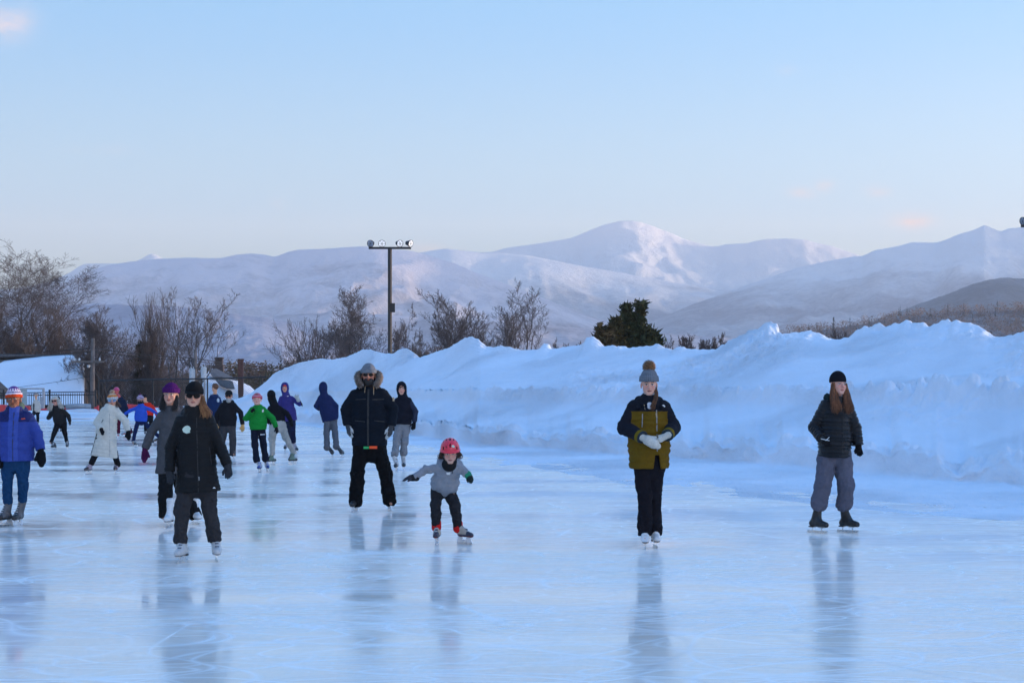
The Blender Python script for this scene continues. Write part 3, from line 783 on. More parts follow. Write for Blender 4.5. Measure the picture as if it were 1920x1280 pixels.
# ---- ice
def icemat():
    m, nt, b = newmat('rink_ice')
    vec = coords(nt); vs = coords(nt, scale=(.55, .16, 1)); vw = coords(nt, scale=(.16, .55, 1), rot=(0, 0, .25))
    def scratch(v, scale, width, det=0, thr=None):
        n = tex_noise(nt, scale, det, v, .5); a = mathn(nt, 'ABSOLUTE', mathn(nt, 'SUBTRACT', n, .5))
        return mapr(nt, a, 0, width, 1, 0)
    lines = None
    for sc, wd, rot, sx in ((.55, .006, .3, .45), (.8, .009, -.5, .40), (1.1, .012, 1.1, .5), (.7, .008, 1.7, .35), (.9, .010, 2.7, .4), (1.3, .012, .05, .3), (.28, .0022, .5, .22), (.33, .0026, -.35, .2), (.25, .0022, 1.0, .25), (.30, .0025, 1.35, .2), (.4, .003, 2.0, .2), (.36, .003, .12, .15), (.5, .004, -.8, .2), (1.9, .018, -1.1, .35), (1.7, .018, .8, .5), (2.6, .03, -.2, .4), (1.4, .014, 2.3, .35), (2.2, .022, 1.45, .35)):
        v = coords(nt, scale=(sx, 1, 1), rot=(0, 0, rot)); s_ = scratch(v, sc, wd)
        mk = mapr(nt, tex_noise(nt, .5, 3, coords(nt, scale=(1, 1, 1), rot=(0, 0, rot))), .38, .56, 0, 1)
        s_ = mathn(nt, 'MULTIPLY', s_, mk); lines = s_ if lines is None else mathn(nt, 'MAXIMUM', lines, s_)
    frost = mapr(nt, tex_noise(nt, .55, 7, coords(nt, scale=(.9, .45, 1), rot=(0, 0, .2)), .62), .38, .66, 0, 1)
    frost2 = mapr(nt, tex_noise(nt, 3.2, 6, vec, .65), .42, .68, 0, 1)
    streak = mapr(nt, tex_noise(nt, 1.6, 5, coords(nt, scale=(.9, .35, 1), rot=(0, 0, -.3)), .6), .42, .66, 0, 1)
    base = mixc(nt, frost, (.85, .70, .60), (.97, .83, .68))
    base = mixc(nt, mathn(nt, 'MULTIPLY', frost2, .5), base, (.86, .83, .80))
    base = mixc(nt, mathn(nt, 'MULTIPLY', streak, .14), base, (.73, .68, .63))
    base = mixc(nt, mathn(nt, 'MULTIPLY', lines, .75), base, (.97, .95, .92))
    specks = mapr(nt, tex_noise(nt, 26, 2, vec), .76, .80, 0, 1)
    base = mixc(nt, mathn(nt, 'MULTIPLY', specks, .5), base, (.2, .24, .32))
    nt.links.new(base, b.inputs['Base Color'])
    dk = None
    for sc, wd, rot, sx in ((.31, .0022, .8, .2), (.9, .008, -.2, .4), (1.2, .010, 1.9, .35)):
        s_ = scratch(coords(nt, scale=(sx, 1, 1), rot=(0, 0, rot)), sc, wd); dk = s_ if dk is None else mathn(nt, 'MAXIMUM', dk, s_)
    base = mixc(nt, mathn(nt, 'MULTIPLY', dk, .22), base, (.40, .42, .46))
    shav = mathn(nt, 'MULTIPLY', mapr(nt, tex_noise(nt, 11, 3, vec, .6), .60, .66, 0, 1), mapr(nt, tex_noise(nt, .7, 3, vec), .5, .62, 0, 1))
    base = mixc(nt, mathn(nt, 'MULTIPLY', shav, .7), base, (.95, .94, .92))
    nt.links.new(base, b.inputs['Base Color'])
    wet = mapr(nt, tex_noise(nt, .33, 5, coords(nt, scale=(.35, 1.1, 1)), .6), .47, .6, 0, 1)       # freshly melted film
    r1 = mathn(nt, 'ADD', mapr(nt, frost, 0, 1, .12, .24), mathn(nt, 'MULTIPLY', mathn(nt, 'MAXIMUM', lines, mathn(nt, 'MULTIPLY', frost2, .6)), .14))
    r1 = mathn(nt, 'MULTIPLY', r1, mapr(nt, wet, 0, 1, 1, .38))
    nt.links.new(r1, b.inputs['Roughness']); b.inputs['IOR'].default_value = 1.31; nt.links.new(mathn(nt, 'MULTIPLY', mathn(nt, 'MAXIMUM', mapr(nt, frost, 0, 1, .34, .15), mathn(nt, 'MULTIPLY', wet, .30)), mapr(nt, lines, 0, 1, 1, .4)), b.inputs['Specular IOR Level'])
    h = mathn(nt, 'ADD', mathn(nt, 'MULTIPLY', tex_noise(nt, 1.5, 3, coords(nt, scale=(1.0, .5, 1))), 1.0), mathn(nt, 'MULTIPLY', lines, -.12))
    h = mathn(nt, 'ADD', h, mathn(nt, 'MULTIPLY', tex_noise(nt, 14, 3, vec), .10))
    bump(nt, b, h, .30, .006)
    return m
M['ice'] = icemat()
off = unit(np.array([1., .35, 0]))[:2]
edge = [tuple(p+off*2.0) for p in gE[(us < 440).sum()::25]]
poly = [(-140, 93.5), (edge[0][0], 93.5)]+edge+[(17, -60), (-140, -60)]
me = bpy.data.meshes.new('ice'); bmv = [(x, y, 0.) for x, y in poly]
import bmesh
bm = bmesh.new(); bm.faces.new([bm.verts.new(v) for v in bmv]); bmesh.ops.triangulate(bm, faces=bm.faces[:]); bmesh.ops.recalc_face_normals(bm, faces=bm.faces[:])
for f_ in bm.faces:
    if f_.normal.z < 0: f_.normal_flip()
bm.to_mesh(me); bm.free(); me.materials.append(M['ice']); o = bpy.data.objects.new('ice', me); C.objects.link(o); tag(o, kind='structure')

# ---- ground: one sheet to the horizon
def sstep(a, b, x): t = np.clip((x-a)/(b-a), 0, 1); return t*t*(3-2*t)
def gh_(x, y):
    r = np.hypot(x, y); return -.06-2.6*sstep(108, 150, r)-30*sstep(160, 900, r)+1.2*sstep(150, 260, r)*fbm(x*.01, y*.01, 1., 3)
rad = np.concatenate([np.linspace(0, 200, 60), np.geomspace(205, 10400, 70)]); ang = np.linspace(0, 2*math.pi, 181)
RR, AA = np.meshgrid(rad, ang, indexing='ij'); X = RR*np.cos(AA); Y = RR*np.sin(AA)
tag(mesh_obj('ground', np.stack([X, Y, gh_(X, Y)], -1).reshape(-1, 3), gridfaces(len(rad), len(ang)), M['snow'], None, True), kind='structure')

# ---- mountains
def mtmat(name, forest, snow, thr=.5, sharp=.12, sc=.010, fine=.05, bd=20, alt=None, stripes=True):
    m, nt, b = newmat(name); vec = coords(nt)
    big = tex_noise(nt, sc*.35, 5, vec, .6); mid = tex_noise(nt, sc, 7, vec, .68); fi = tex_noise(nt, fine, 4, vec, .7)
    f = mathn(nt, 'ADD', mathn(nt, 'MULTIPLY', big, .45), mathn(nt, 'ADD', mathn(nt, 'MULTIPLY', mid, .3), mathn(nt, 'MULTIPLY', fi, .25)))
    if alt:
        g = N(nt, 'ShaderNodeNewGeometry'); sp = N(nt, 'ShaderNodeSeparateXYZ'); nt.links.new(g.outputs['Position'], sp.inputs[0])
        f = mathn(nt, 'ADD', f, mapr(nt, sp.outputs[2], alt[0], alt[1], 0, alt[2]))
    fac = mapr(nt, f, thr-sharp, thr+sharp, 0, 1)
    nt.links.new(mixc(nt, fac, forest, snow), b.inputs['Base Color']); b.inputs['Roughness'].default_value = .95; b.inputs['Specular IOR Level'].default_value = .1
    bump(nt, b, mathn(nt, 'ADD', mathn(nt, 'MULTIPLY', mid, 1.), mathn(nt, 'MULTIPLY', fi, .5)), 1, bd)
    return m
def mountain(name, label, D, poly, mat, front=.4, back=.2, base=-40, amp=.3, fq=None, step=5, nrow=70, seed=0., jag=0, warp=.10):
    poly = np.array(poly, float); u = np.arange(poly[0, 0], poly[-1, 0]+1, step); v = np.interp(u, poly[:, 0], poly[:, 1])
    ker = np.hanning(5); ker /= ker.sum(); v = np.convolve(np.pad(v, 2, mode='edge'), ker, 'valid')+.35*fbm(u*.09, u*0, seed+2, 3)
    v = v+jag*fbm(u*.05, u*0, seed, 4)
    a = (u-960)/F
    Dd = D*(1+warp*fbm(u*.0022, u*0, seed+3, 3))
    zc = CH+(HZ-v)/F*Dd
    rr_ = np.concatenate([np.linspace(-front, 0, nrow), np.linspace(0, back, nrow//4)[1:]])
    out = []; fq = fq or 1/(D*.085)
    for r in rr_:
        y = Dd*(1+r); x = a*y
        t = abs(r)/(front if r < 0 else back); env = (math.sin(math.pi*min(1, t))**.8)*(1 if r < 0 else .3)
        pf = (1-t)**1.25
        n = fbm(x*fq*1.3, y*fq*.55, seed, 6, ridged=True)-.35
        z = base+(zc-base)*pf+(zc-base)*amp*env*n+(zc-base)*amp*.25*env*fbm(x*fq*5, y*fq*3, seed+8, 4)
        lim = CH+(zc-CH)*(1+r)-4*abs(r)/max(front, .01)
        z = np.minimum(z, np.maximum(lim, base)) if r < 0 else z
        out.append(np.stack([x, y, z], -1))
    G = np.array(out)
    return tag(mesh_obj(name, G.reshape(-1, 3), gridfaces(*G.shape[:2]), mat, None, True), label, kind='structure')
m1 = mtmat('far_snowy_forest', (.23, .23, .26), (.82, .77, .74), .59, .13, .008, .05, 14, alt=(260, 800, .62))
m2 = mtmat('snowy_forest_slope', (.24, .215, .24), (.70, .62, .63), .545, .10, .012, .07, 12, alt=(60, 520, .22))
m3 = mtmat('dark_forest_slope', (.09, .11, .13), (.24, .25, .27), .56, .12, .02, .08, 8)
m4 = mtmat('foothill_wood', (.14, .125, .13), (.45, .40, .39), .50, .12, .03, .12, 6)
mountain('mountain', 'farthest small peaks behind the left ridge', 9200, [(-600, 560), (-100, 548), (40, 540), (85, 530), (130, 512), (148, 499), (160, 494), (210, 494), (240, 495), (262, 487), (275, 479), (285, 475), (296, 479), (308, 486), (400, 500), (700, 540)], m1, seed=1., amp=.22)
mountain('mountain', 'tall central mountain with a sunlit snowy summit', 8400, [(500, 530), (700, 495), (780, 480), (840, 476), (925, 472), (940, 467), (960, 463), (1000, 458), (1030, 453), (1050, 450), (1075, 445), (1095, 436), (1110, 430), (1130, 422), (1150, 417), (1165, 414), (1190, 414), (1205, 417), (1225, 424), (1240, 430), (1262, 438), (1280, 447), (1300, 453), (1330, 461), (1345, 462), (1360, 458), (1400, 456), (1420, 451), (1440, 448), (1480, 447), (1510, 449), (1530, 455), (1560, 461), (1580, 468), (1610, 478), (1700, 500), (2000, 545)], m1, seed=2.4, front=.42, amp=.115, nrow=110, step=4)
mountain('mountain', 'low rounded snowy hump left of the central mountain', 7000, [(560, 540), (700, 500), (780, 475), (820, 468), (840, 466), (870, 470), (900, 473), (940, 474), (990, 479), (1100, 500), (1300, 535), (1500, 580)], m1, seed=6.1, amp=.12)
mountain('mountain', 'right hand snowy ridge with ski slides', 6200, [(1180, 620), (1300, 570), (1400, 535), (1500, 500), (1540, 492), (1560, 488), (1600, 481), (1618, 480), (1640, 469), (1665, 465), (1690, 460), (1710, 454), (1730, 454), (1755, 455), (1775, 449), (1800, 438), (1820, 433), (1836, 427), (1846, 421), (1858, 427), (1876, 434), (1892, 428), (1910, 427), (1960, 418), (2100, 400), (2500, 430)], m1, seed=8.8, amp=.155, nrow=100, step=4)
mountain('mountain', 'long snowy forested ridge on the left', 5200, [(-900, 600), (-300, 590), (0, 575), (60, 556), (100, 540), (150, 515), (180, 504), (200, 498), (240, 491), (300, 485), (350, 483), (400, 484), (415, 484), (440, 478), (470, 475), (500, 478), (515, 482), (530, 476), (545, 471), (560, 468), (590, 467), (620, 466), (640, 464), (680, 462), (700, 463), (740, 468), (770, 470), (800, 478), (850, 493), (900, 514), (1000, 552), (1100, 590), (1250, 640), (1400, 690)], m2, seed=3.3, amp=.155, nrow=110, step=4)
mountain('mountain', 'dark blue forested shoulder at the right', 3000, [(1520, 650), (1640, 600), (1690, 583), (1720, 570), (1750, 560), (1800, 541), (1830, 530), (1855, 524), (1885, 521), (1905, 523), (1920, 522), (2000, 505), (2300, 480)], m3, seed=4.4, amp=.2, base=-30, jag=3)
m5 = mtmat('snowy_foothill_wood', (.27, .26, .31), (.55, .52, .56), .54, .14, .02, .09, 8)
mountain('hill', 'low forested foothill below the left ridge', 2400, [(-900, 595), (-200, 585), (0, 580), (100, 573), (200, 570), (330, 574), (430, 586), (520, 600), (620, 625), (800, 655), (1100, 680), (1400, 690)], m5, seed=5.4, amp=.14, base=-30, jag=4)
mountain('hill', 'wide valley floor of snowy woods in the middle distance', 3600, [(300, 620), (500, 592), (620, 585), (760, 592), (900, 600), (1050, 612), (1200, 622), (1350, 632), (1500, 640), (1700, 650), (2000, 660)], m2, seed=7.4, amp=.15, base=-30, jag=3)
mw = mountain('hill', 'brown wooded hillside at the right behind the bank', 1100, [(1380, 668), (1430, 640), (1460, 632), (1500, 622), (1560, 616), (1600, 610), (1650, 602), (1700, 591), (1760, 586), (1850, 582), (1920, 580), (2100, 566), (2400, 560)], m4, seed=9.4, amp=.08, base=-34, step=8, nrow=40, warp=0)
mw2 = mountain('hill', 'small wooded rise beyond the left end of the snow bank', 420, [(300, 716), (400, 708), (480, 704), (560, 700), (700, 705), (900, 712)], m4, seed=10.4, amp=.05, base=-34, step=8, nrow=30, warp=0)

def wood(name, label, hill, D, umin, umax, n, h, cols, seed, r0=-.36, r1=0.0, conif=.15):
    """a distant bare wood that reads as one mass: upright brushes of fine twigs with a few dark conifers"""
    me = hill.data; co = np.zeros(len(me.vertices)*3); me.vertices.foreach_get('co', co); co = co.reshape(-1, 3)
    uu = co[:, 0]/co[:, 1]*F+960; dd = co[:, 1]/D-1
    cand = co[(uu > umin) & (uu < umax) & (dd > r0) & (dd <= r1+.02)]
    rg = np.random.RandomState(seed); V_ = []; Fc = []; Cc = []; k = 0
    pick = cand[rg.randint(0, len(cand), n)]+np.stack([rg.uniform(-1, 1, n)*D*.004, rg.uniform(-1, 1, n)*D*.005, np.zeros(n)], 1)
    for p in pick:
        H = h*rg.uniform(.6, 1.25); cf = rg.rand() < conif
        if cf: H *= 1.15
        c = np.array(cols[2] if cf else cols[rg.randint(2)])*rg.uniform(.65, 1.35)
        m = 34
        if cf:
            zz = rg.uniform(.1, 1, m); an = rg.uniform(0, 6.28, m); w = (1.05-zz)*H*.20
            a = np.stack([np.cos(an)*w, np.sin(an)*w, zz*H-.06*H], 1); b_ = np.stack([np.cos(an+.9)*w*.3, np.sin(an+.9)*w*.3, zz*H+.08*H], 1); c_ = np.stack([np.cos(an-.9)*w*.3, np.sin(an-.9)*w*.3, zz*H+.02*H], 1)
        else:
            zz = rg.uniform(.1, 1, m)**.8; an = rg.uniform(0, 6.28, m); w = np.sqrt(np.maximum(0, 1-(zz*1.9-1)**2))*H*.62*rg.uniform(.3, 1, m)
            a = np.stack([np.cos(an)*w*.6, np.sin(an)*w*.6, zz*H-.14*H], 1); b_ = np.stack([np.cos(an)*w, np.sin(an)*w, zz*H*.92], 1); c_ = b_+np.stack([np.sin(an)*H*.07, np.cos(an)*H*.07, rg.uniform(-.12, .02, m)*H], 1)
        tri = np.stack([a, b_, c_], 1).reshape(-1, 3)+p-np.array([0, 0, h*.1])
        V_.append(tri); Fc.append(np.arange(3*m).reshape(-1, 3)+k); k += 3*m; Cc.append(np.tile(c, (3*m, 1))*np.repeat(rg.uniform(.7, 1.3, m), 3)[:, None])
    return tag(mesh_obj(name, np.vstack(V_), np.vstack(Fc), M['foliage'], None, False, np.vstack(Cc)), label, 'woodland', kind='stuff')
M['foliage'] = vcol('foliage', .9, 5, .0, .15, 0, .1)
WC = [(.30, .185, .135), (.22, .14, .11), (.035, .045, .035)]
wood('woodland', 'brown bare woodland covering the hillside at the right', mw, 1100, 1440, 2150, 6500, 5.5, WC, 3, conif=.05)
wood('woodland', 'olive and brown wood beyond the left end of the snow bank', mw2, 420, 330, 720, 3200, 4.2, [(.11, .085, .045), (.10, .06, .04), (.04, .045, .02)], 4, conif=.25)

# ---- bare trees
def grow(seed, H, stems=1, spread=.35, fan=.5, r0=.14, dens=1.0, up=.18, kids=5, maxseg=9000, crook=.17, levels=4, clear=.3):
    rr = random.Random(seed); trunk = []; crown = []
    def br(p, d, r, L, lvl, sink):
        n = max(3, int(L/(.55 if lvl < 2 else .38))); sl = L/n; pts = [p]; rs = [r]
        for i in range(n):
            t = (i+1)/n; cr = crook*(1+lvl*.35)
            d = unit(d+np.array([rr.gauss(0, cr), rr.gauss(0, cr), rr.gauss(0, cr*.6)])*.55+np.array([0, 0, up*(1 if lvl else .5)]))
            p = p+d*sl; pts.append(p); rs.append(max(.010, r*(1-.74*t)))
            if lvl < levels and (lvl > 0 or t > clear) and len(crown) < maxseg:
                nk = kids*dens*.52/n*(1.15 if lvl else 1.7)*(1.25 if t > .4 else .8)
                k = int(nk)+(rr.random() < nk-int(nk))
                for _ in range(k):
                    ax = unit([rr.gauss(0, 1), rr.gauss(0, 1), rr.gauss(0, .5)]); ax = unit(ax-d*ax.dot(d))
                    a = rr.uniform(.38, .85)*(1.0+.1*lvl)
                    br(p, unit(d*math.cos(a)+ax*math.sin(a)), rs[-1]*rr.uniform(.5, .72), L*rr.uniform(.42, .74)*(1-.38*t), lvl+1, sink)
        (trunk if lvl <= 1 else crown).append((pts, rs))
    for s_ in range(stems):
        a = rr.uniform(0, 6.28) if stems > 2 else s_*math.pi+rr.uniform(-.3, .3)
        f_ = fan*(0 if stems == 1 else rr.uniform(.4, 1)); d = unit([math.cos(a)*f_+rr.gauss(0, .06), math.sin(a)*f_*.6, 1])
        br(np.array([math.cos(a)*.15*(stems > 1), math.sin(a)*.15*(stems > 1), -.3]), d, r0*rr.uniform(.75, 1), H*rr.uniform(.78, .95), 0, None)
    return trunk, crown
def tubes(name, segs, n, mat, parent, wide=1.0):
    V_ = []; Fc = []; k = 0
    for pts, rs in segs:
        P = np.array(pts); r = np.array(rs)*wide; T = np.gradient(P, axis=0); T /= np.linalg.norm(T, axis=1)[:, None]+1e-9
        ref = np.array([.31, .94, .1]); A = np.cross(T, ref); A /= np.linalg.norm(A, axis=1)[:, None]+1e-9; B = np.cross(T, A)
        w = 2*math.pi*np.arange(n)/n
        ring = P[:, None]+(A[:, None]*np.cos(w)[None, :, None]+B[:, None]*np.sin(w)[None, :, None])*r[:, None, None]
        m = len(P); V_.append(ring.reshape(-1, 3))
        i = np.arange(m-1)[:, None]*n+np.arange(n)[None]; j = np.arange(m-1)[:, None]*n+(np.arange(n)[None]+1) % n
        Fc.append(np.stack([i, j, j+n, i+n], -1).reshape(-1, 4)+k); k += m*n
    if V_: return mesh_obj(name, np.vstack(V_), np.vstack(Fc), mat, parent, True)
def tree(label, u, D, vtop, name='bare_tree', group='bare trees around the rink', cat='tree', mat=None, tmat=None, zoff=0, rb=None, width=None, **kw):
    x = wx(u, D); z = float(gh_(np.array(x), np.array(D)))+zoff if rb is None else rb
    H = wz(vtop, D)-z
    root = empty(name, (x, D, z)); tag(root, label, cat, group)
    tr, cr = grow(zlib.crc32(label.encode()) % 9999, H, **kw)
    top = max(p[2] for s_ in tr+cr for p in s_[0]); k = H/top
    xs = np.array([p[0] for s_ in tr+cr for p in s_[0]]); kx = k
    if width:                                          # spread to the breadth read off the photo
        kx = (width/F*D)/(np.percentile(xs, 99)-np.percentile(xs, 1)); kx = min(max(kx, k*.5), k*3.2)
    S_ = np.array([kx, kx, k])
    tr = [([p*S_ for p in a], b) for a, b in tr]; cr = [([p*S_ for p in a], b) for a, b in cr]
    tubes('trunk', tr, 6, tmat or mat or M['bark'], root); tubes('crown', cr, 3, mat or M['twig'], root)
    return root
tree('very large bare tree at the left edge with long branches reaching right', -45, 141, 432, r0=.22, stems=3, fan=.45, kids=12, dens=1.0, levels=4, width=250, maxseg=16000, spread=.5, up=.14, clear=.12, crook=.2)
tree('slim pale barked tree standing in front of the large tree at the left edge', 18, 142, 545, tmat=M['bark_pale'], r0=.10, width=70, up=.3, kids=5, levels=3)
tree('slender bare tree with a single tall leader left of the utility pole', 120, 142, 548, r0=.12, width=110, stems=3, fan=.2, up=.3, kids=9, clear=.12)
tree('low spreading bare tree behind the snow covered roof', 62, 140, 585, r0=.12, stems=4, fan=.5, width=150, kids=10, clear=.2)
tree('crooked bare tree just right of the utility pole', 208, 128, 572, r0=.15, stems=3, fan=.45, width=120, kids=11, up=.15, clear=.25, crook=.3)
tree('tight upright bare tree with many parallel stems', 290, 134, 545, r0=.11, stems=6, fan=.25, width=95, up=.34, kids=10, levels=3, clear=.2)
tree('tall bare tree with fine spreading twigs, left one of the pair above the transformer', 338, 128, 536, r0=.14, fan=.3, stems=2, width=110, up=.26, kids=7, clear=.3)
tree('widest bare tree of the left group, right one of the pair above the transformer', 374, 126, 538, r0=.17, width=150, up=.2, kids=8, clear=.3, dens=1.1)
tree('short bare tree filling the gap behind the black mesh fence', 250, 138, 610, r0=.12, stems=3, width=130, kids=7, clear=.15)
tree('low dark bare tree behind the utility pole', 160, 142, 615, r0=.11, stems=3, width=120, kids=7, clear=.15)
tree('leaning birch with a bright pale trunk behind the mesh fence', 222, 146, 590, tmat=M['bark_pale'], r0=.13, width=60, kids=4, levels=3, up=.4)
tree('second birch with a bright pale trunk, nearer the parallel stems', 312, 146, 575, tmat=M['bark_pale'], r0=.13, width=60, kids=4, levels=3, up=.4)
tree('fan shaped bare tree left of the floodlight pole', 618, 132, 572, r0=.10, stems=9, fan=.75, width=160, up=.10, kids=10, levels=3, clear=.2, group='bare trees behind the snow bank')
tree('dark crooked bare tree close to the floodlight pole with curved top', 672, 128, 534, r0=.16, stems=2, fan=.2, width=120, up=.16, kids=11, crook=.32, clear=.2, group='bare trees behind the snow bank')
tree('bare tree with drooping twigs right of the floodlight pole', 752, 130, 566, r0=.12, stems=4, fan=.6, width=130, up=.06, kids=11, crook=.3, clear=.3, group='bare trees behind the snow bank')
tree('round topped bare tree behind the highest left mound of the bank', 882, 128, 542, r0=.13, stems=4, fan=.5, width=150, up=.16, kids=11, clear=.3, group='bare trees behind the snow bank')
tree('open bare tree with a forked dark trunk, rightmost of the bare trees on the bank', 972, 124, 520, r0=.17, stems=2, fan=.35, width=110, up=.22, kids=9, clear=.3, dens=1.0, group='bare trees behind the snow bank')
for u, vt, w in ((30, 640, 120), (190, 640, 100), (225, 650, 110), (270, 655, 110), (315, 650, 110), (350, 660, 90)):
    tree({30: 'brush thicket above the snow covered roof', 190: 'brush thicket right behind the utility pole', 225: 'brush thicket behind the left corner of the mesh fence', 270: 'brush thicket behind the middle of the mesh fence', 315: 'brush thicket behind the mesh fence left of the transformer', 350: 'brush thicket below the transformer'}[u],
        u, 133+u % 7, vt, 'shrub', 'leafless brush behind the fence', 'shrub', stems=8, fan=.8, r0=.045, width=w, kids=8, levels=3, up=.1, clear=.05)
for u, vt, w, l in ((560, 668, 60, 'low leafless shrub at the left foot of the fan shaped tree'), (1268, 628, 55, 'rust brown shrub just right of the evergreen'), (1305, 624, 60, 'rust brown shrub in the middle of the row right of the evergreen'), (1342, 622, 55, 'rust brown shrub at the right end of the row on the bank'), (1584, 614, 34, 'small dark shrub in a dip of the right snow bank'), (1062, 632, 40, 'tiny leafless shrub between two small mounds of the bank'), (800, 640, 80, 'low twiggy shrub behind the bank right of the floodlight pole')):
    tree(l, u, 96 if u > 1200 else 110, vt, 'shrub', 'leafless shrubs behind the snow bank', 'shrub', stems=12, fan=1.0, r0=.03, width=w, kids=14, levels=3, up=.04, crook=.25, clear=.03, rb=1.0 if u > 1200 else .5)

def conifer(label, u, D, vtop, width, name='evergreen_tree', col=(.022, .035, .018), col2=(.05, .05, .022), n=2600, seed=1, pw=.8, rb=.5, group=None, lean=0):
    x = wx(u, D); H = wz(vtop, D)-rb; Wd = width/F*D/2; rg = np.random.RandomState(seed)
    root = empty(name, (x, D, rb)); tag(root, label, 'tree', group)
    segs = [([np.array([0, 0, 0.]), np.array([lean*H*.5, 0, H*.5]), np.array([lean*H, 0, H*.98])], [.14, .09, .02])]
    V_ = []; Fc = []; Cc = []; k = 0
    nb = int(60+H*9)
    for i in range(nb):
        t = rg.uniform(.05, .98); an = rg.uniform(0, 6.28); L = Wd*((1-t)**pw)*rg.uniform(.55, 1.1)+.12
        p0 = np.array([lean*H*t, 0, H*t]); d = np.array([math.cos(an), math.sin(an), rg.uniform(-.05, .55)])
        p1 = p0+d*L; segs.append(([p0, (p0+p1)/2+np.array([0, 0, -.04]), p1], [.035, .02, .008]))
        m = max(6, int(n/nb*(.4+L/Wd*1.4))); s_ = rg.uniform(.15, 1.05, m)
        q = p0+d*L*s_[:, None]+rg.normal(0, .10+.06*L, (m, 3)); c0 = np.array(col)+(np.array(col2)-np.array(col))*rg.rand()
        dv = rg.normal(0, 1, (m, 3))+d*1.2+np.array([0, 0, .5]); dv /= np.linalg.norm(dv, axis=1)[:, None]; sv = np.cross(dv, rg.normal(0, 1, (m, 3))); sv /= np.linalg.norm(sv, axis=1)[:, None]
        l_ = rg.uniform(.12, .30, m)[:, None]; w_ = l_*.33
        tri = np.stack([q-dv*l_*.5-sv*w_, q-dv*l_*.5+sv*w_, q+dv*l_], 1).reshape(-1, 3)
        V_.append(tri); Fc.append(np.arange(3*m).reshape(-1, 3)+k); k += 3*m; Cc.append(np.repeat(c0[None]*rg.uniform(.6, 1.5, (m, 1)), 3, axis=0))
    tubes('trunk', segs, 5, M['bark'], root)
    mesh_obj('crown', np.vstack(V_), np.vstack(Fc), M['foliage'], root, False, np.vstack(Cc))
EV = 'evergreens behind the snow bank'
conifer('tallest dark evergreen behind the snow bank', 1201, 88, 564, 70, n=4600, seed=2, pw=.78, col2=(.055, .05, .022), rb=.3, group=EV)
conifer('spiky evergreen standing left against the tallest one', 1176, 90, 570, 46, n=4500, seed=3, pw=.9, rb=.3, group=EV, col=(.025, .035, .02))
conifer('narrow olive evergreen, second from the left of the clump', 1155, 88, 598, 50, n=4500, seed=4, pw=.8, rb=.3, group=EV, col=(.04, .04, .02), col2=(.08, .06, .025))
conifer('lowest olive brown evergreen at the left end of the clump', 1132, 87, 612, 54, n=4200, seed=5, pw=.5, rb=.3, group=EV, col=(.04, .035, .018), col2=(.085, .06, .03))
conifer('low dark evergreen tucked under the right side of the tallest one', 1226, 88, 622, 40, n=3000, seed=6, pw=.5, rb=.3, group=EV)
conifer('olive evergreen bush among the bare trees behind the mesh fence', 266, 136, 640, 44, n=4200, seed=7, pw=.45, rb=-1.5, col=(.05, .045, .02), col2=(.08, .07, .035))
conifer('small dark evergreen poking above the brown hillside', 1563, 760, 594, 10, n=900, seed=8, pw=.8, rb=wz(640, 760), col=(.03, .03, .03), col2=(.04, .04, .035))
# ---- floodlight poles
def pole(label, u, D, v_arm, half, seedrot=0, lampdata=None, flip=1):
    x = wx(u, D); zt = wz(v_arm, D); rt = empty('floodlight_pole', (x, D, -.3)); tag(rt, label, 'light pole', 'floodlight poles round the rink'); zt += .3
    mb = MB(); mb.tube([(0, 0, 0), (0, 0, zt-.05)], .13, 8); mb.build('pole', M['black_metal'], rt)
    mb = MB(); mb.box((0.0, 0, zt), (half*2, .12, .13)); mb.build('cross_arm', M['black_metal'], rt)
    mb = MB(); mb.box((.20, -.02, zt-(3.60)), (.22, .2, .55)); mb.build('junction_box', M['black_metal'], rt)
    for x_, ang_, lit in lampdata:
        z = zt+.27; a = R(ang_); dr = np.array([math.sin(a), -math.cos(a), -.18]); dr = dr/np.linalg.norm(dr); sx = unit(np.cross(dr, (0, 0, 1))); uz = np.cross(sx, dr)
        mb = MB(); c = np.array([x_, 0, z])
        mb.lathe([(0.02, -.30), (.12, -.28), (.16, -.12), (.21, .0), (.225, .04), (.225, .07), (.20, .07)], c, 14, (sx, uz, dr))
        h = mb.build('floodlight', M['black_metal'], rt, True)
        mb = MB(); mb.lathe([(0.001, .055), (.20, .055)], c, 14, (sx, uz, dr)); mb.build('lens', M['lamp_on' if lit else 'lamp_off'], h)
        mb = MB(); mb.box((x_, 0, zt+.10), (.05, .06, .16)); mb.build('bracket', M['black_metal'], h)
        mb = MB()
        for q in range(3):
            b = math.pi*q/3; e = sx*math.cos(b)+uz*math.sin(b); mb.tube([c+dr*.068-e*.20, c+dr*.068+e*.20], .010, 4)
        mb.build('guard', M['black_metal'], h)
    return rt
M['lamp_on'] = simple('lit_lamp', (.8, .82, .85), .3, emit=(1, .98, .95, .12)); M['lamp_off'] = simple('unlit_lamp', (.30, .33, .38), .25)
pole('black floodlight pole with four lamps rising behind the middle of the snow bank', 731, 103, 465, 1.28, lampdata=[(-1.15, -20, 0), (-.48, 5, 1), (.58, 35, 1), (1.22, 55, 1)])
pole('second floodlight pole at the right edge of the picture, only one dark lamp in view', 1962, 91, 424, 1.35, lampdata=[(-1.22, -60, 0), (-.4, -20, 1), (.5, 20, 1), (1.2, 40, 1)])

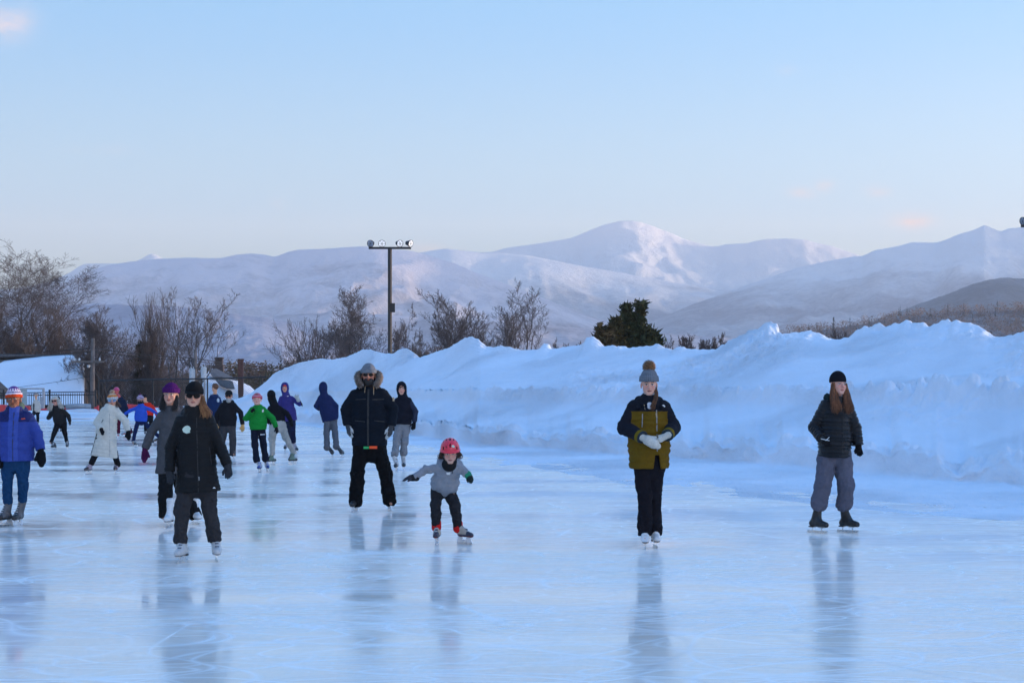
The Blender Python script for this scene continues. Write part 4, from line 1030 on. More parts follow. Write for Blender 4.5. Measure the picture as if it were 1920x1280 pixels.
# ---- far end of the rink: roof, fences, poles, pads
def P3(u, v, D): return np.array([wx(u, D), D, wz(v, D)])
b = empty('snow_roofed_building', tuple(P3(80, 760, 128))); tag(b, 'long building at the far left under a steep roof covered by smooth snow', 'building')
def loc(p): return np.array(p)-np.array(b.location)
rg_ = [loc(P3(-160, 692, 132)), loc(P3(0, 680, 132)), loc(P3(80, 671, 132)), loc(P3(158, 667, 132))]; ev_ = [loc(P3(-160, 762, 123.5)), loc(P3(0, 762, 123.5)), loc(P3(80, 762, 123.5)), loc(P3(157, 762, 123.5))]
# snow slab on the roof: a subdivided, gently wavy sheet with thickness
rowsn = []
for t in np.linspace(0, 1, 26):
    row = []
    for s_ in np.linspace(0, 3, 70):
        i = min(int(s_), 2); f_ = s_-i; A = ev_[i]*(1-f_)+ev_[i+1]*f_; B = rg_[i]*(1-f_)+rg_[i+1]*f_; p_ = A*(1-t)+B*t
        bulge = .10*math.sin(math.pi*min(1, (3-s_)*3))*0+.16*(1-math.exp(-(3-s_)*9))
        p_ = p_+np.array([0, -.4, .8])*(bulge+.05*float(fbm(np.array(p_[0]*.4), np.array(t*5.), 3., 3))); row.append(p_)
    rowsn.append(row)
top = np.array(rowsn); th = np.array([0, .15, -.35])
nR, nC = top.shape[:2]
vv = np.concatenate([top.reshape(-1, 3), (top[:, -1]+th), (top[-1]+th)])
fc = [tuple(q) for q in gridfaces(nR, nC)]; o0 = nR*nC
fc += [(i*nC+nC-1, o0+i, o0+i+1, (i+1)*nC+nC-1) for i in range(nR-1)]
fc += [((nR-1)*nC+i, (nR-1)*nC+i+1, o0+nR+i+1, o0+nR+i) for i in range(nC-1)]
mesh_obj('roof_snow', vv, fc, M['snow'], b, True)
mb = MB(); R1, E1 = rg_[3], ev_[3]; bk = R1+np.array([0, 8.5, E1[2]-R1[2]])
dn = np.array([0, 0, -4.])
mb.prism([E1+np.array([-.12, .3, -.35]), R1+np.array([-.12, .1, -.30]), bk+np.array([-.12, 0, 0]), bk+dn+np.array([-.12, 0, 0]), E1+dn+np.array([-.12, .3, 0])], (-36, 0, 0)); mb.build('wall', M['siding'], b)
mb = MB(); mb.prism([R1+np.array([0, .12, -.05]), bk+np.array([0, .1, -.05]), bk+np.array([0, .1, .15]), R1+np.array([0, .12, .12])], (-36.2, 0, 0)); mb.build('rear_roof', M['shingle'], b)
mb = MB(); mb.tube([R1+np.array([.0, -.1, .0]), R1+np.array([.35, .3, -.25])], .2, 6); mb.build('ridge_end', M['siding'], b)

b = empty('dark_shelter', tuple(P3(0, 760, 116))); tag(b, 'corner of a small dark roofed shelter at the left edge', 'shelter')
mb = MB(); q = [loc(P3(-80, 700, 116)), loc(P3(-30, 706, 116)), loc(P3(8, 741, 116)), loc(P3(8, 748, 116)), loc(P3(-60, 748, 116))]; mb.prism(q, (0, 2.5, 0)); mb.build('roof', M['siding'], b)
for u_ in (-50, -6):
    mb = MB(); mb.box(loc(P3(u_, 768, 117)), (.18, .18, 2.6)); mb.build('post', M['black_metal'], b)

# black picket fence
D = 110
b = empty('picket_fence', tuple(P3(90, 775, D))); tag(b, 'black metal picket fence in front of the snow covered roof', 'fence')
def rail(mb, u0, u1, v0, v1, w=.045): A, B = loc(P3(u0, v0, D)), loc(P3(u1, v1, D)); mb.tube([A, B], w, 4)
mb = MB(); rail(mb, -40, 179, 737.5, 734); rail(mb, -40, 179, 741.5, 739.5); rail(mb, -40, 179, 768, 766); mb.build('rails', M['black_metal'], b)
mb = MB()
for u_ in np.arange(-40, 178, 4.3): mb.tube([loc(P3(u_, 768, D)), loc(P3(u_, 736+(178-u_)*.014, D))], .022, 4)
mb.build('pickets', M['black_metal'], b)
for u_ in (-35, 7, 93, 179):
    mb = MB(); mb.box(loc(P3(u_, 752, D)), (.11, .11, 1.5)); mb.build('post', M['black_metal'], b)
# tall black mesh fence
def netmat():
    m, nt, bs = newmat('black_mesh'); v = coords(nt, scale=(1, 1, 1), rot=(0, .785, 0))
    sp = N(nt, 'ShaderNodeSeparateXYZ'); nt.links.new(v, sp.inputs[0]); w = None
    for i in (0, 2):
        f_ = mathn(nt, 'FRACT', mathn(nt, 'MULTIPLY', sp.outputs[i], 9.)); g = mathn(nt, 'LESS_THAN', f_, .14); w = g if w is None else mathn(nt, 'MAXIMUM', w, g)
    bs.inputs['Base Color'].default_value = (.012, .011, .011, 1); nt.links.new(w, bs.inputs['Alpha']); return m
M['net'] = netmat()
D = 112
b = empty('mesh_fence', tuple(P3(320, 772, D))); tag(b, 'tall black wire mesh fence running from the utility pole to the snow bank', 'fence')
mb = MB(); mb.tube([loc(P3(185, 713.5, D)), loc(P3(300, 711, D)), loc(P3(400, 709.5, D)), loc(P3(500, 706.5, D))], .05, 6); rail(mb, 185, 500, 762, 762, .03); mb.build('rails', M['black_metal'], b)
for u_ in (185, 287, 389, 491):
    mb = MB(); mb.tube([loc(P3(u_, 775, D)), loc(P3(u_, 708.5 if u_ > 200 else 712, D))], .05, 6); mb.build('post', M['black_metal'], b)
mb = MB(); q = [loc(P3(185, 770, D)), loc(P3(491, 770, D)), loc(P3(491, 707, D)), loc(P3(185, 713, D))]; mb.add(q, [(0, 1, 2, 3)]); mb.build('wire_mesh', M['net'], b)
# utility poles and transformers
D = 114
b = empty('utility_pole', tuple(P3(173.5, 775, D))); tag(b, 'weathered wooden utility pole with a cross arm right of the snow covered roof', 'utility pole', 'utility poles beyond the rink')
mb = MB(); mb.tube([loc(P3(174, 780, D)), loc(P3(173.5, 700, D)), loc(P3(174.5, 634, D))], [.17, .15, .11], 8); mb.build('pole', M['wood_pole'], b, True)
mb = MB(); mb.box(loc(P3(166, 678, D))+np.array([0, -.15, 0]), (2.1, .1, .12)); mb.build('cross_arm', M['wood_pole'], b)
for u_ in (141, 150, 188):
    mb = MB(); mb.lathe([(.02, 0), (.07, .03), (.05, .08), (.07, .12), (.03, .2), (.001, .21)], loc(P3(u_, 676.5, D))+np.array([0, -.15, 0]), 8); mb.build('insulator', M['ceramic'], b)
mb = MB(); mb.tube([loc(P3(168, 689, D))+np.array([0, -.3, 0]), loc(P3(168, 684, D))+np.array([0, -.3, 0])], .10, 8); mb.tube([loc(P3(174, 686, D)), loc(P3(168, 686, D))+np.array([0, -.3, 0])], .03, 4); mb.build('service_bracket', M['galv'], b)
b = empty('utility_pole', tuple(P3(365, 775, 118))); tag(b, 'utility pole carrying two pale cylindrical transformers above the mesh fence', 'utility pole', 'utility poles beyond the rink'); D = 118
mb = MB(); mb.tube([loc(P3(366, 780, D)), loc(P3(366, 655, D))], [.17, .12], 8); mb.build('pole', M['wood_pole'], b, True)
for u_, v0, v1 in ((362, 720, 692), (383.5, 709, 689)):
    zb = wz(v0, D)-b.location[2]; h = (v0-v1)/F*D; c = np.array([wx(u_, D)-b.location[0], -.32, zb])
    mb = MB(); mb.lathe([(.01, 0), (.19, 0), (.2, .04), (.2, h-.06), (.215, h-.05), (.2, h), (.01, h+.05)], c, 14); t_ = mb.build('transformer', M['ceramic'], b, True)
    mb = MB()
    for dx in (-.08, .08): mb.lathe([(.02, 0), (.045, .03), (.03, .1), (.001, .16)], c+np.array([dx, 0, h+.03]), 6)
    mb.build('bushing', M['ceramic'], t_)
mb = MB(); mb.box(loc(P3(374, 690, D))+np.array([0, -.1, 0]), (1.1, .08, .08)); mb.build('cross_arm', M['wood_pole'], b)
mb = MB(); mb.tube([loc(P3(383.5, 775, D)), loc(P3(383.5, 700, D))+np.array([0, .0, 0])], .07, 6); mb.build('steel_post', M['galv'], b)
def wire(label, pts, r=.022):
    mb = MB(); out = []
    for i in range(len(pts)-1):
        A, B = P3(*pts[i]), P3(*pts[i+1]); n = 14; sag = np.linalg.norm(B-A)*.012
        for t in np.linspace(0, 1, n+1)[(1 if i else 0):]: out.append(A*(1-t)+B*t-np.array([0, 0, sag*4*t*(1-t)]))
    mb.tube(out, r, 4); tag(mb.build('overhead_wire', M['black_metal']), label, 'wire', 'wires strung between the utility poles')
wire('upper black wire from the left edge past both utility poles to the snow bank', [(-200, 668, 112), (174, 652, 114), (366, 672, 118), (560, 692, 124)], .03)
wire('second black wire just under the upper one', [(-200, 672, 112), (174, 659, 114), (366, 676, 118), (560, 697, 124)], .026)
wire('thin wire falling across the snow covered roof to the utility pole', [(-60, 735, 114), (172, 705, 114)], .018)
wire('slack pale cable hanging down left from the transformer pole', [(300, 711, 117), (345, 690, 117.5), (366, 668, 118)], .02)
wire('low slack wire behind the mesh fence', [(174, 700, 114), (270, 722, 116), (364, 716, 118)], .02)
# grey gate frame and panel
D = 104
b = empty('goal_frame', tuple(P3(60, 775, D))); tag(b, 'grey painted gate frame with a grey panel in front of the picket fence', 'gate')
mb = MB(); mb.box(loc(P3(44, 750, D)), (.42, .05, 1.45)); mb.build('panel', M['grey_paint'], b)
mb = MB(); mb.box(loc(P3(58, 728.5, D)), (1.62, .10, .10)); mb.box(loc(P3(81.5, 752, D)), (.12, .12, 1.6)); mb.box(loc(P3(78, 756, D)), (.25, .05, .8)); mb.build('frame', M['galv'], b)
# red pads, mats
D = 102
def pad(label, pts, h, grp='red padding round the far end of the rink', name='red_pad', mat='red_pad', d=D, th=.25):
    A, B = P3(*pts[0], d), P3(*pts[1], d); mb = MB(); c = (A+B)/2; n = 8; ps = []
    top = [A+(B-A)*t+np.array([0, 0, .02*math.sin(t*9)]) for t in np.linspace(0, 1, n)]; bot = [p_-np.array([0, 0, h]) for p_ in top[::-1]]
    mb.prism(top+bot, (0, th, 0)); mb.v = [tuple(np.array(v_)-c) for v_ in mb.v]; o_ = mb.build(name, M[mat], None, loc=tuple(c)); tag(o_, label, 'padding', grp)
    bv = o_.modifiers.new('soft', 'BEVEL'); bv.width = .04; bv.segments = 2
pad('tall red pad beside the man in blue at the left edge', [(-60, 758), (10, 759)], 1.0, d=92.5, th=.4)
pad('red pad behind the man in blue under the grey gate', [(38, 757), (56, 762)], .6, d=101)
pad('long thin red pad along the foot of the picket fence', [(70, 767), (168, 759)], .25, d=101.5)
pad('short dark red pad right of the utility pole', [(176, 764), (184, 760)], .35, d=102)
pad('red pad strip beneath the mesh fence left of the woman in the grey coat', [(232, 757), (330, 765)], .30, d=104)
mb = MB(); A, B = P3(124, 762, 101), P3(170, 762, 101); c = (A+B)/2
mb.tube([A-c, (A+B)/2-c+np.array([0, 0, .03]), B-c], [.15, .16, .15], 10); tag(mb.build('rolled_mat', M['galv'], None, True, loc=tuple(c)), 'grey rolled up mat lying on the red pad by the picket fence', 'mat')
# house with patchy roof and chimneys
D = 150
b = empty('house', tuple(P3(430, 760, D))); tag(b, 'house below the rink with a grey shingle roof half covered by snow', 'house')
def pl(name, pts, th, mat, parent=b):
    mb = MB(); mb.prism([loc(P3(*q)) for q in pts], th); return mb.build(name, M[mat], parent)
pl('snow_slope', [(380, 712, 148), (396, 690, 152), (470, 724, 152), (520, 770, 144), (372, 770, 144)], (0, .5, -.5), 'snow')
pl('shingles', [(391, 694, 149.5), (405, 690, 150.5), (430, 703, 149.8), (446, 712, 149.4), (430, 709, 149), (414, 706, 148.7), (400, 706, 148.4)], (0, .1, -.1), 'shingle')
pl('shingles', [(404, 711, 147.4), (436, 714, 147.4), (440, 727, 146.2), (428, 727, 146), (412, 721, 146.6)], (0, .1, -.1), 'shingle')
pl('wall', [(384, 770, 152), (384, 700, 152.6), (470, 735, 152.6), (520, 775, 152)], (0, 6, 0), 'siding')
mb = MB(); mb.box(loc(P3(411, 681, 152)), (.62, .6, 1.1)); mb.box(loc(P3(411, 671.5, 152)), (.74, .72, .14)); mb.box(loc(P3(410, 692, 152)), (.9, .7, .7)); mb.build('chimney', M['brick'], b)
b = empty('flue', tuple(P3(451.5, 770, 118))); tag(b, 'free standing rusty square flue beside the left end of the snow bank', 'flue')
mb = MB(); A = loc(P3(451.5, 706, 118)); mb.box(A, (.34, .34, 65/F*118)); mb.box(loc(P3(451.5, 674, 118)), (.42, .42, .1)); mb.build('shaft', M['rust'], b)
mb = MB(); mb.box(loc(P3(451.5, 755, 118)), (.3, .3, 1.3)); mb.build('base', M['rust'], b)

# ================================================================== LIGHT, SKY, AIR, CAMERA
SUN_AZ, SUN_EL = R(72), R(3.6)                   # clockwise from straight ahead
W = bpy.data.worlds.new('World'); bpy.context.scene.world = W; W.use_nodes = True; nt = W.node_tree
bg = nt.nodes['Background']; sk = nt.nodes.new('ShaderNodeTexSky'); sk.sky_type = 'NISHITA'; sk.sun_disc = False
sk.sun_elevation = SUN_EL; sk.sun_rotation = SUN_AZ; sk.altitude = 500; sk.air_density = 1.0; sk.dust_density = .6; sk.ozone_density = 1.6
tc = nt.nodes.new('ShaderNodeTexCoord')
def cloud(az, elv, wa, we, dens, n_s=14):
    """a wisp of cloud at a fixed bearing in the sky"""
    sp = N(nt, 'ShaderNodeSeparateXYZ'); nt.links.new(tc.outputs['Generated'], sp.inputs[0])
    a = mathn(nt, 'DIVIDE', sp.outputs[0], sp.outputs[1]); e = mathn(nt, 'DIVIDE', sp.outputs[2], sp.outputs[1])
    q1 = mathn(nt, 'POWER', mathn(nt, 'ABSOLUTE', mathn(nt, 'DIVIDE', mathn(nt, 'SUBTRACT', a, az), wa)), 2.0)
    q2 = mathn(nt, 'POWER', mathn(nt, 'ABSOLUTE', mathn(nt, 'DIVIDE', mathn(nt, 'SUBTRACT', e, elv), we)), 2.0)
    g = mathn(nt, 'EXPONENT', mathn(nt, 'MULTIPLY', mathn(nt, 'ADD', q1, q2), -1.0))
    mp = N(nt, 'ShaderNodeMapping'); mp.inputs['Scale'].default_value = (n_s*2.0, n_s*2.0, n_s*6); nt.links.new(tc.outputs['Generated'], mp.inputs[0])
    n = tex_noise(nt, 2.2, 5, mp.outputs[0], .55)
    g = mathn(nt, 'MULTIPLY', g, mapr(nt, n, .3, .62, .25, 1.0, True))
    pos = mathn(nt, 'GREATER_THAN', sp.outputs[1], 0)
    return mathn(nt, 'MULTIPLY', mathn(nt, 'MULTIPLY', g, pos), dens)
def spot(u, v, wu, wv, dens): return cloud((u-960)/F, (HZ-v)/F, wu/F, wv/F, dens)
cl = None
for a in ((1708, 415, 34, 13, 1.0), (1545, 350, 17, 10, .6), (1505, 362, 25, 9, .5), (1645, 358, 24, 10, .45), (10, 42, 45, 30, .6), (1475, 130, 16, 10, .15), (800, 466, 40, 9, .3), (520, 383, 12, 10, .15), (200, 282, 60, 8, .12)):
    g = spot(*a); cl = g if cl is None else mathn(nt, 'MAXIMUM', cl, g)
SKYMIX = sk.outputs[0]
ssp = N(nt, 'ShaderNodeSeparateXYZ'); nt.links.new(tc.outputs['Generated'], ssp.inputs[0])
rp = N(nt, 'ShaderNodeValToRGB'); rp.color_ramp.interpolation = 'B_SPLINE' if False else 'EASE'
nt.links.new(mathn(nt, 'POWER', mathn(nt, 'MAXIMUM', ssp.outputs[2], 0.0), .5), rp.inputs[0])
K_ = 1/(SKY_STR*2**1.8)
for i, (e_, c_) in enumerate(RAMP):
    x_ = math.sin(R(e_))**.5; el_ = rp.color_ramp.elements[i] if i < 2 else rp.color_ramp.elements.new(x_)
    el_.position = x_; el_.color = (*c_, 1)
dt = mathn(nt, 'ADD', mathn(nt, 'MULTIPLY', ssp.outputs[0], math.sin(R(45))), mathn(nt, 'MULTIPLY', ssp.outputs[1], math.cos(R(45))))
az_ = mapr(nt, dt, -1, 1, AZ0, AZ1); ccb = N(nt, 'ShaderNodeCombineColor')
nt.links.new(mathn(nt, 'MULTIPLY', mathn(nt, 'POWER', az_, 1.1), K_), ccb.inputs[0]); nt.links.new(mathn(nt, 'MULTIPLY', mathn(nt, 'POWER', az_, 1.03), K_), ccb.inputs[1]); nt.links.new(mathn(nt, 'MULTIPLY', az_, K_), ccb.inputs[2])
mxs = mixc(nt, 1.0, rp.outputs[0], ccb.outputs[0], 'MULTIPLY')
SKYMIX = mixc(nt, .85, mixc(nt, 1.0, sk.outputs[0], (.8, .8, 1.05), 'MULTIPLY'), mxs)
# warm horizon glow added right of and behind the viewer, to light the skaters
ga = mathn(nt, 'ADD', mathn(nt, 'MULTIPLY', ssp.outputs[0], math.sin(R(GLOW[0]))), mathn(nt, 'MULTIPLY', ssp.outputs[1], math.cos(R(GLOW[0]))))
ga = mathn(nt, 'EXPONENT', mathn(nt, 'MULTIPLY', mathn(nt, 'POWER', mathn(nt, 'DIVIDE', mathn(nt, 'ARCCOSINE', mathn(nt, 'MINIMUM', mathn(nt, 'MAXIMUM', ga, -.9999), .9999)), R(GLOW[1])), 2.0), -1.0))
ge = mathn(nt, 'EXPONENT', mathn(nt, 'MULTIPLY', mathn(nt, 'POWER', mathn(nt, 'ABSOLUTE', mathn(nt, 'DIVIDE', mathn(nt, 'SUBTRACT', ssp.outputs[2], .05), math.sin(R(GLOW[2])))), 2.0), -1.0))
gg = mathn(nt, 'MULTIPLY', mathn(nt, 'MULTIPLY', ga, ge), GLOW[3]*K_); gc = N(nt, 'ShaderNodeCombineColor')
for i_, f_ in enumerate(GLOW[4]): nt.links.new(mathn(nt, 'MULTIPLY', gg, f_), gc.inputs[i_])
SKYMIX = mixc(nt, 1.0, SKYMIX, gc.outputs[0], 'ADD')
CLOUDC = tuple(c_*K_*.72 for c_ in CLOUDC)
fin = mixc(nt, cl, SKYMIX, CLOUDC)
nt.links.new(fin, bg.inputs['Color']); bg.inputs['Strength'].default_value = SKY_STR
sd = bpy.data.lights.new('sun', 'SUN'); sd.energy = SUN_STR; sd.angle = R(.6); sd.color = (1, .74, .50)
so = bpy.data.objects.new('sun', sd); C.objects.link(so)
dirv = Vector((math.sin(SUN_AZ)*math.cos(SUN_EL), math.cos(SUN_AZ)*math.cos(SUN_EL), math.sin(SUN_EL)))
so.rotation_euler = dirv.to_track_quat('Z', 'Y').to_euler(); so.location = (30, 0, 30)

if HAZE > 0:
    m = bpy.data.materials.new('haze'); m.use_nodes = True; n_ = m.node_tree; n_.nodes.remove(n_.nodes['Principled BSDF'])
    pv = n_.nodes.new('ShaderNodeVolumePrincipled'); pv.inputs['Color'].default_value = (*HAZEC, 1); pv.inputs['Density'].default_value = HAZE; pv.inputs['Anisotropy'].default_value = .0
    n_.links.new(pv.outputs[0], n_.nodes['Material Output'].inputs['Volume'])
    mb = MB(); mb.box((0, 0, (1040-60)/2), (21200, 21200, 1040+60)); o = mb.build('haze', m); tag(o, kind='stuff')

cam = bpy.data.cameras.new('camera'); co = bpy.data.objects.new('camera', cam); C.objects.link(co); sc = bpy.context.scene; sc.camera = co
co.location = (0, 0, CH); co.rotation_euler = (R(90), 0, 0); cam.sensor_width = 36; cam.lens = F*36/1920
cam.shift_y = 95/1920; cam.clip_start = .1; cam.clip_end = 40000
cam.dof.use_dof = False
sc.view_settings.view_transform = 'Standard'; sc.view_settings.look = 'None'; sc.view_settings.gamma = 1; sc.view_settings.exposure = EXPO
BLK = (.009, .009, .010); NAVY = (.012, .018, .05)
def lx(s, u, dy=0): return wx(u, s.d+dy)-s.root_x
def lz(s, v, dy=0): return wz(v, s.d+dy)
def line(s, name, pts, r, mat, parent, n=5, col=None):
    mb = MB()
    if col is not None: mb.col = col
    mb.tube(pts, r, n); return mb.build(name, mat, parent, cols=col is not None)
def front_y(s, x, z):
    """y of the garment's front surface at local x, z"""
    ys = np.linspace(-.45, .3, 150) if s.fw < 0 else np.linspace(.45, -.3, 150)
    P = np.stack([np.full(150, x), ys, np.full(150, z)], 1); d = s.jf(P)
    i = np.nonzero(d < 0)[0]
    return ys[i[0]] if len(i) else 0.
def on_front(s, pts, out=.004):
    return [np.array([x, front_y(s, x, z)-out*(-s.fw), z]) for x, z in pts]
def zipper(s, u, v0, v1, name='zipper', r=.005, mat=None, u1=None):
    n = 12; u1 = u1 or u
    p = on_front(s, [(lx(s, u+(u1-u)*t), lz(s, v0+(v1-v0)*t)) for t in np.linspace(0, 1, n)], .001)
    return line(s, name, p, r, mat or M['black_metal'], s.jk)
def patch(s, name, uv, mat, off=.004, parent=None, thick=.003):
    """flat emblem lying on the front of the garment: polygon in photo points"""
    mb = MB(); p = on_front(s, [(lx(s, u), lz(s, v)) for u, v in uv], off); ym = min(q[1] for q in p) if s.fw < 0 else max(q[1] for q in p); p = [np.array([q[0], ym, q[2]]) for q in p]
    mb.prism(p, (0, thick, 0)); return mb.build(name, mat, parent or s.jk)
def solid(name, col, rough=.8): return simple(name, col, rough, var=.08)
M['white_print'] = solid('white_print', (.75, .75, .75)); M['badge'] = solid('pale_sticker', (.55, .66, .55), .5)
M['cord'] = solid('tan_cord', (.45, .33, .2)); M['orange'] = solid('orange_tape', (.9, .09, .02)); M['greenband'] = solid('green_tape', (.04, .4, .12))
M['orange_print'] = solid('orange_print', (.6, .08, .04)); M['braid'] = solid('hair_tie', (.3, .1, .04))
M['dark_opening'] = solid('helmet_vent', (.015, .01, .012), .9); M['zip'] = solid('grey_zip', (.25, .25, .26), .4)

# ---------- woman in black parka
p = Person('woman in black quilted parka, black cap and big dark sunglasses, grey trousers, white skates', 370, 1052,
    (364, 741, 4, 0, 2), [(334, 782), (396, 779)], [(320, 838, .02), (414, 841, .0)], [(318, 884, -.04), (427, 872, -.05)], [(321, 914, -.07), (431, 904, -.09)],
    [(352, 900), (388, 900)], [(344, 958), (394, 955)], [(341, 1019), (400, 1017)], [(341, 1054, -8), (406, 1051, 14)], skin=(.56, .34, .26), hs=.94)
p.pants((.035, .033, .036), r=(.082, .068, .060), cuff=(1018, 1016), fold=.010)
p.top('parka', 922, BLK, chest=.165, waist=.165, hemw=.235, arm=(.062, .056, .047), quilt=.075, qa=.008, hood='down', collar=.075, depth=1.5, neckr=.085)
zipper(p, 372, 782, 920, u1=377)
patch(p, 'sticker', [(349, 800), (352, 798), (356, 797), (360, 799), (362, 803), (360, 807), (361, 810), (354, 812), (348, 809), (346, 804)], M['badge'])
patch(p, 'logo', [(402, 914), (405, 911), (408, 914)], M['white_print'])
zipper(p, 395, 838, 870, 'pocket_zip', .004, M['black_metal'], 399); patch(p, 'zip_pull', [(376, 892), (379, 892), (379, 899), (376, 899)], M['zip'])
p.skates('figure', (.50, .50, .50), sole=(.25, .24, .24), lace=(.1, .1, .12), shaft=.3)
for i in (0, 1): p.glove(i, (.035, .037, .042), curl=.55, fat=1.1)
p.beanie((.010, .010, .011), cuff=False, ribs=0, low=.012, peak=(.01, .01, .011), name='cap', mat='cloth'); p.shades(w=.030, h=.024)
p.hairlong((.22, .085, .03), [[p.hw((-.066, .0, .0)), p.hw((-.085, .02, -.07)), p.hw((-.10, .05, -.12)), p.hw((-.135, .06, -.17)), p.hw((-.13, .07, -.22))]], n=130, rad=.005, spread=.040, col2=(.45, .22, .09))

# ---------- woman in grey coat
p = Person('woman in long grey coat and purple beanie, half hidden behind the black parka', 321, 984,
    (320, 739, -4, 0, 3), [(299, 774), (346, 774)], [(284, 809, .0), (356, 812, .0)], [(272, 841, -.03), (352, 850, -.03)], [(271, 869, -.05), (350, 874, -.03)],
    [(312, 880), (334, 880)], [(315, 925), (342, 928)], [(317, 969), (360, 966)], [(317, 987, -4), (367, 982, 30)], skin=(.5, .29, .23))
p.pants((.010, .010, .011), r=(.09, .078, .078), cuff=(971, 968), fold=.010)
p.top('coat', 887, (.075, .073, .078), chest=.155, waist=.16, hemw=.215, arm=(.058, .052, .048), fold=.005, hood='down', collar=.04, depth=1.5, mat='cloth')
p.skates('figure', (.68, .68, .68), sole=(.3, .3, .3), lace=(.6, .6, .6))
for i in (0, 1): p.glove(i, (.07, .012, .05), kind='mitten', mat='knit')
p.beanie((.075, .012, .10), cuff=True, ribs=30, low=.022)
for sg in (-1, 1):
    p.hairlong((.012, .009, .008), [[p.hw((.07*sg, .01, -.01)), p.hw((.078*sg, .035, -.09)), p.hw((.075*sg, .07, -.16)), p.hw((.072*sg, .085, -.20))]], n=60, rad=.005, spread=.03)

# ---------- man in blue jacket, left edge
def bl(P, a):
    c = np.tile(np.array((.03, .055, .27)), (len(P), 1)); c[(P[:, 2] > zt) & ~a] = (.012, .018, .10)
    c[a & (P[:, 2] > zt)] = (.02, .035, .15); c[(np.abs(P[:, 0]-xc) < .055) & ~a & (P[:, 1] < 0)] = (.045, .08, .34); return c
p = Person('man at left edge in bright blue jacket, blue jeans and orange white striped beanie', 24, 985,
    (26, 748, 4, 4, -3), [(-1, 777), (56, 776)], [(-17, 812, .0), (69, 812, .0)], [(-3, 846, -.05), (76, 843, -.03)], [(2, 880, -.07), (80, 882, -.05)],
    [(16, 862), (42, 862)], [(17, 908), (44, 903)], [(18, 946), (41, 942)], [(8, 986, -28), (34, 985, -6)], skin=(.23, .10, .06), hs=.96)
zt = lz(p, 790); xc = lx(p, 31)
p.pants((.010, .045, .115), r=(.082, .062, .052), cuff=(944, 940), fold=.010)
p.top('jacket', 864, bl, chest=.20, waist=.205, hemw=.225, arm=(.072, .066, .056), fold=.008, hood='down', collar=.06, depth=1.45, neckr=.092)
zipper(p, 31, 772, 863); patch(p, 'logo', [(44, 784), (51, 783), (52, 785), (45, 786)], M['orange_print'])
p.skates('hockey', (.022, .022, .026), accent=(.09, .09, .10), lace=(.42, .42, .43))
for i in (0, 1): p.glove(i, (.008, .008, .01), kind='mitten', fat=1.15)
def hatc(q):
    c = np.tile(np.array((.65, .60, .66)), (len(q), 1)); c[q[:, 2] < .052] = (.62, .07, .02); c[(q[:, 2] > .072) & (q[:, 2] < .084)] = (.10, .03, .14)
    z = (q[:, 2] > .096) & (np.sin(np.arctan2(q[:, 0], q[:, 1])*14) > .1); c[z] = (.16, .04, .2); c[q[:, 2] > .125] = (.12, .05, .22); return c
p.beanie(hatc, ribs=0, low=.02, tall=.02); 
hb = blob('neck_warmer', lambda P: rc(P, p.neck+p.side*.03, p.neck+p.side*.05+p.up*.06+np.array([0, .03, 0]), .07, .06), p.neck-.15, p.neck+.22, .008, M['cloth'], p.o, (.10, .14, .11))

# ---------- tall man in dark parka
p = Person('tall bearded man in dark parka with fur trimmed hood, grey beanie, sunglasses, black snow trousers', 697, 958,
    (691, 703, 3, 3, 0), [(662, 737), (721, 735)], [(650, 767, .02), (735, 765, .02)], [(653, 797, -.03), (733, 798, -.03)], [(659, 836, -.06), (726, 838, -.06)],
    [(677, 838), (709, 838)], [(672, 890), (723, 888)], [(667, 942), (729, 939)], [(665, 959, -12), (731, 957, 14)], skin=(.42, .22, .16), hs=1.06)
p.pants((.006, .006, .007), r=(.102, .088, .086), cuff=(948, 945), fold=.013)
p.top('parka', 835, (.007, .010, .016), chest=.225, waist=.228, hemw=.235, arm=(.088, .08, .066), fold=.009, hood='down', collar=.05, depth=1.4, neckr=.09, mat='cloth')
zipper(p, 692, 730, 834, 'placket', .014, M['black_metal'])
zipper(p, 686, 724, 736, 'drawcord', .005, M['cord'], 685); zipper(p, 701, 724, 740, 'drawcord', .005, M['cord'], 702)
zipper(p, 668, 749, 748, 'pocket_flap', .007, M['black_metal'], 688); zipper(p, 700, 749, 748, 'pocket_flap', .007, M['black_metal'], 721)
zipper(p, 667, 788, 790, 'pocket_flap', .007, M['black_metal'], 686); zipper(p, 704, 788, 790, 'pocket_flap', .007, M['black_metal'], 722)
ring = [p.hw(q) for q in ((.095, .10, -.135), (.125, .06, -.085), (.137, .01, -.03), (.125, -.04, .01), (.085, -.085, .03), (0, -.12, .03), (-.085, -.085, .03), (-.125, -.04, .01), (-.137, .01, -.03), (-.125, .06, -.085), (-.095, .10, -.135))]
blob('hood', lambda P: (lambda q: smin(el(q, np.array([0, -.065, -.03]), np.array([.135, .075, .095])), rc(P, p.neck-p.side*.11, p.neck+p.side*.11, .06, .06), .04))(p.q(P)), p.hp-.32, p.hp+.2, .009, M['cloth'], p.jk, (.007, .010, .016))
mbr = MB(); mbr.col = (.20, .15, .12); mbr.tube(ring, .034, 8); fr = mbr.build('hood_trim', M['fur'], p.o, True, cols=True)
fuzz('fur', None, .048, (.26, .21, .18), fr, 6000, ring=ring)
mbt = MB(); yb = front_y(p, 0, lz(p, 832))-.02
mbt.box((lx(p, 689), yb, lz(p, 838)), (.07, .012, .03)); mbt.build('green_tape', M['greenband'], p.jk)
mbt = MB(); mbt.box((lx(p, 702), yb, lz(p, 837.5)), (.10, .012, .035)); mbt.build('orange_tape', M['orange'], p.jk)
mbt = MB(); mbt.box((lx(p, 738), -.02, lz(p, 748)), (.02, .05, .05)); mbt.build('arm_badge', M['cord'], p.jk)
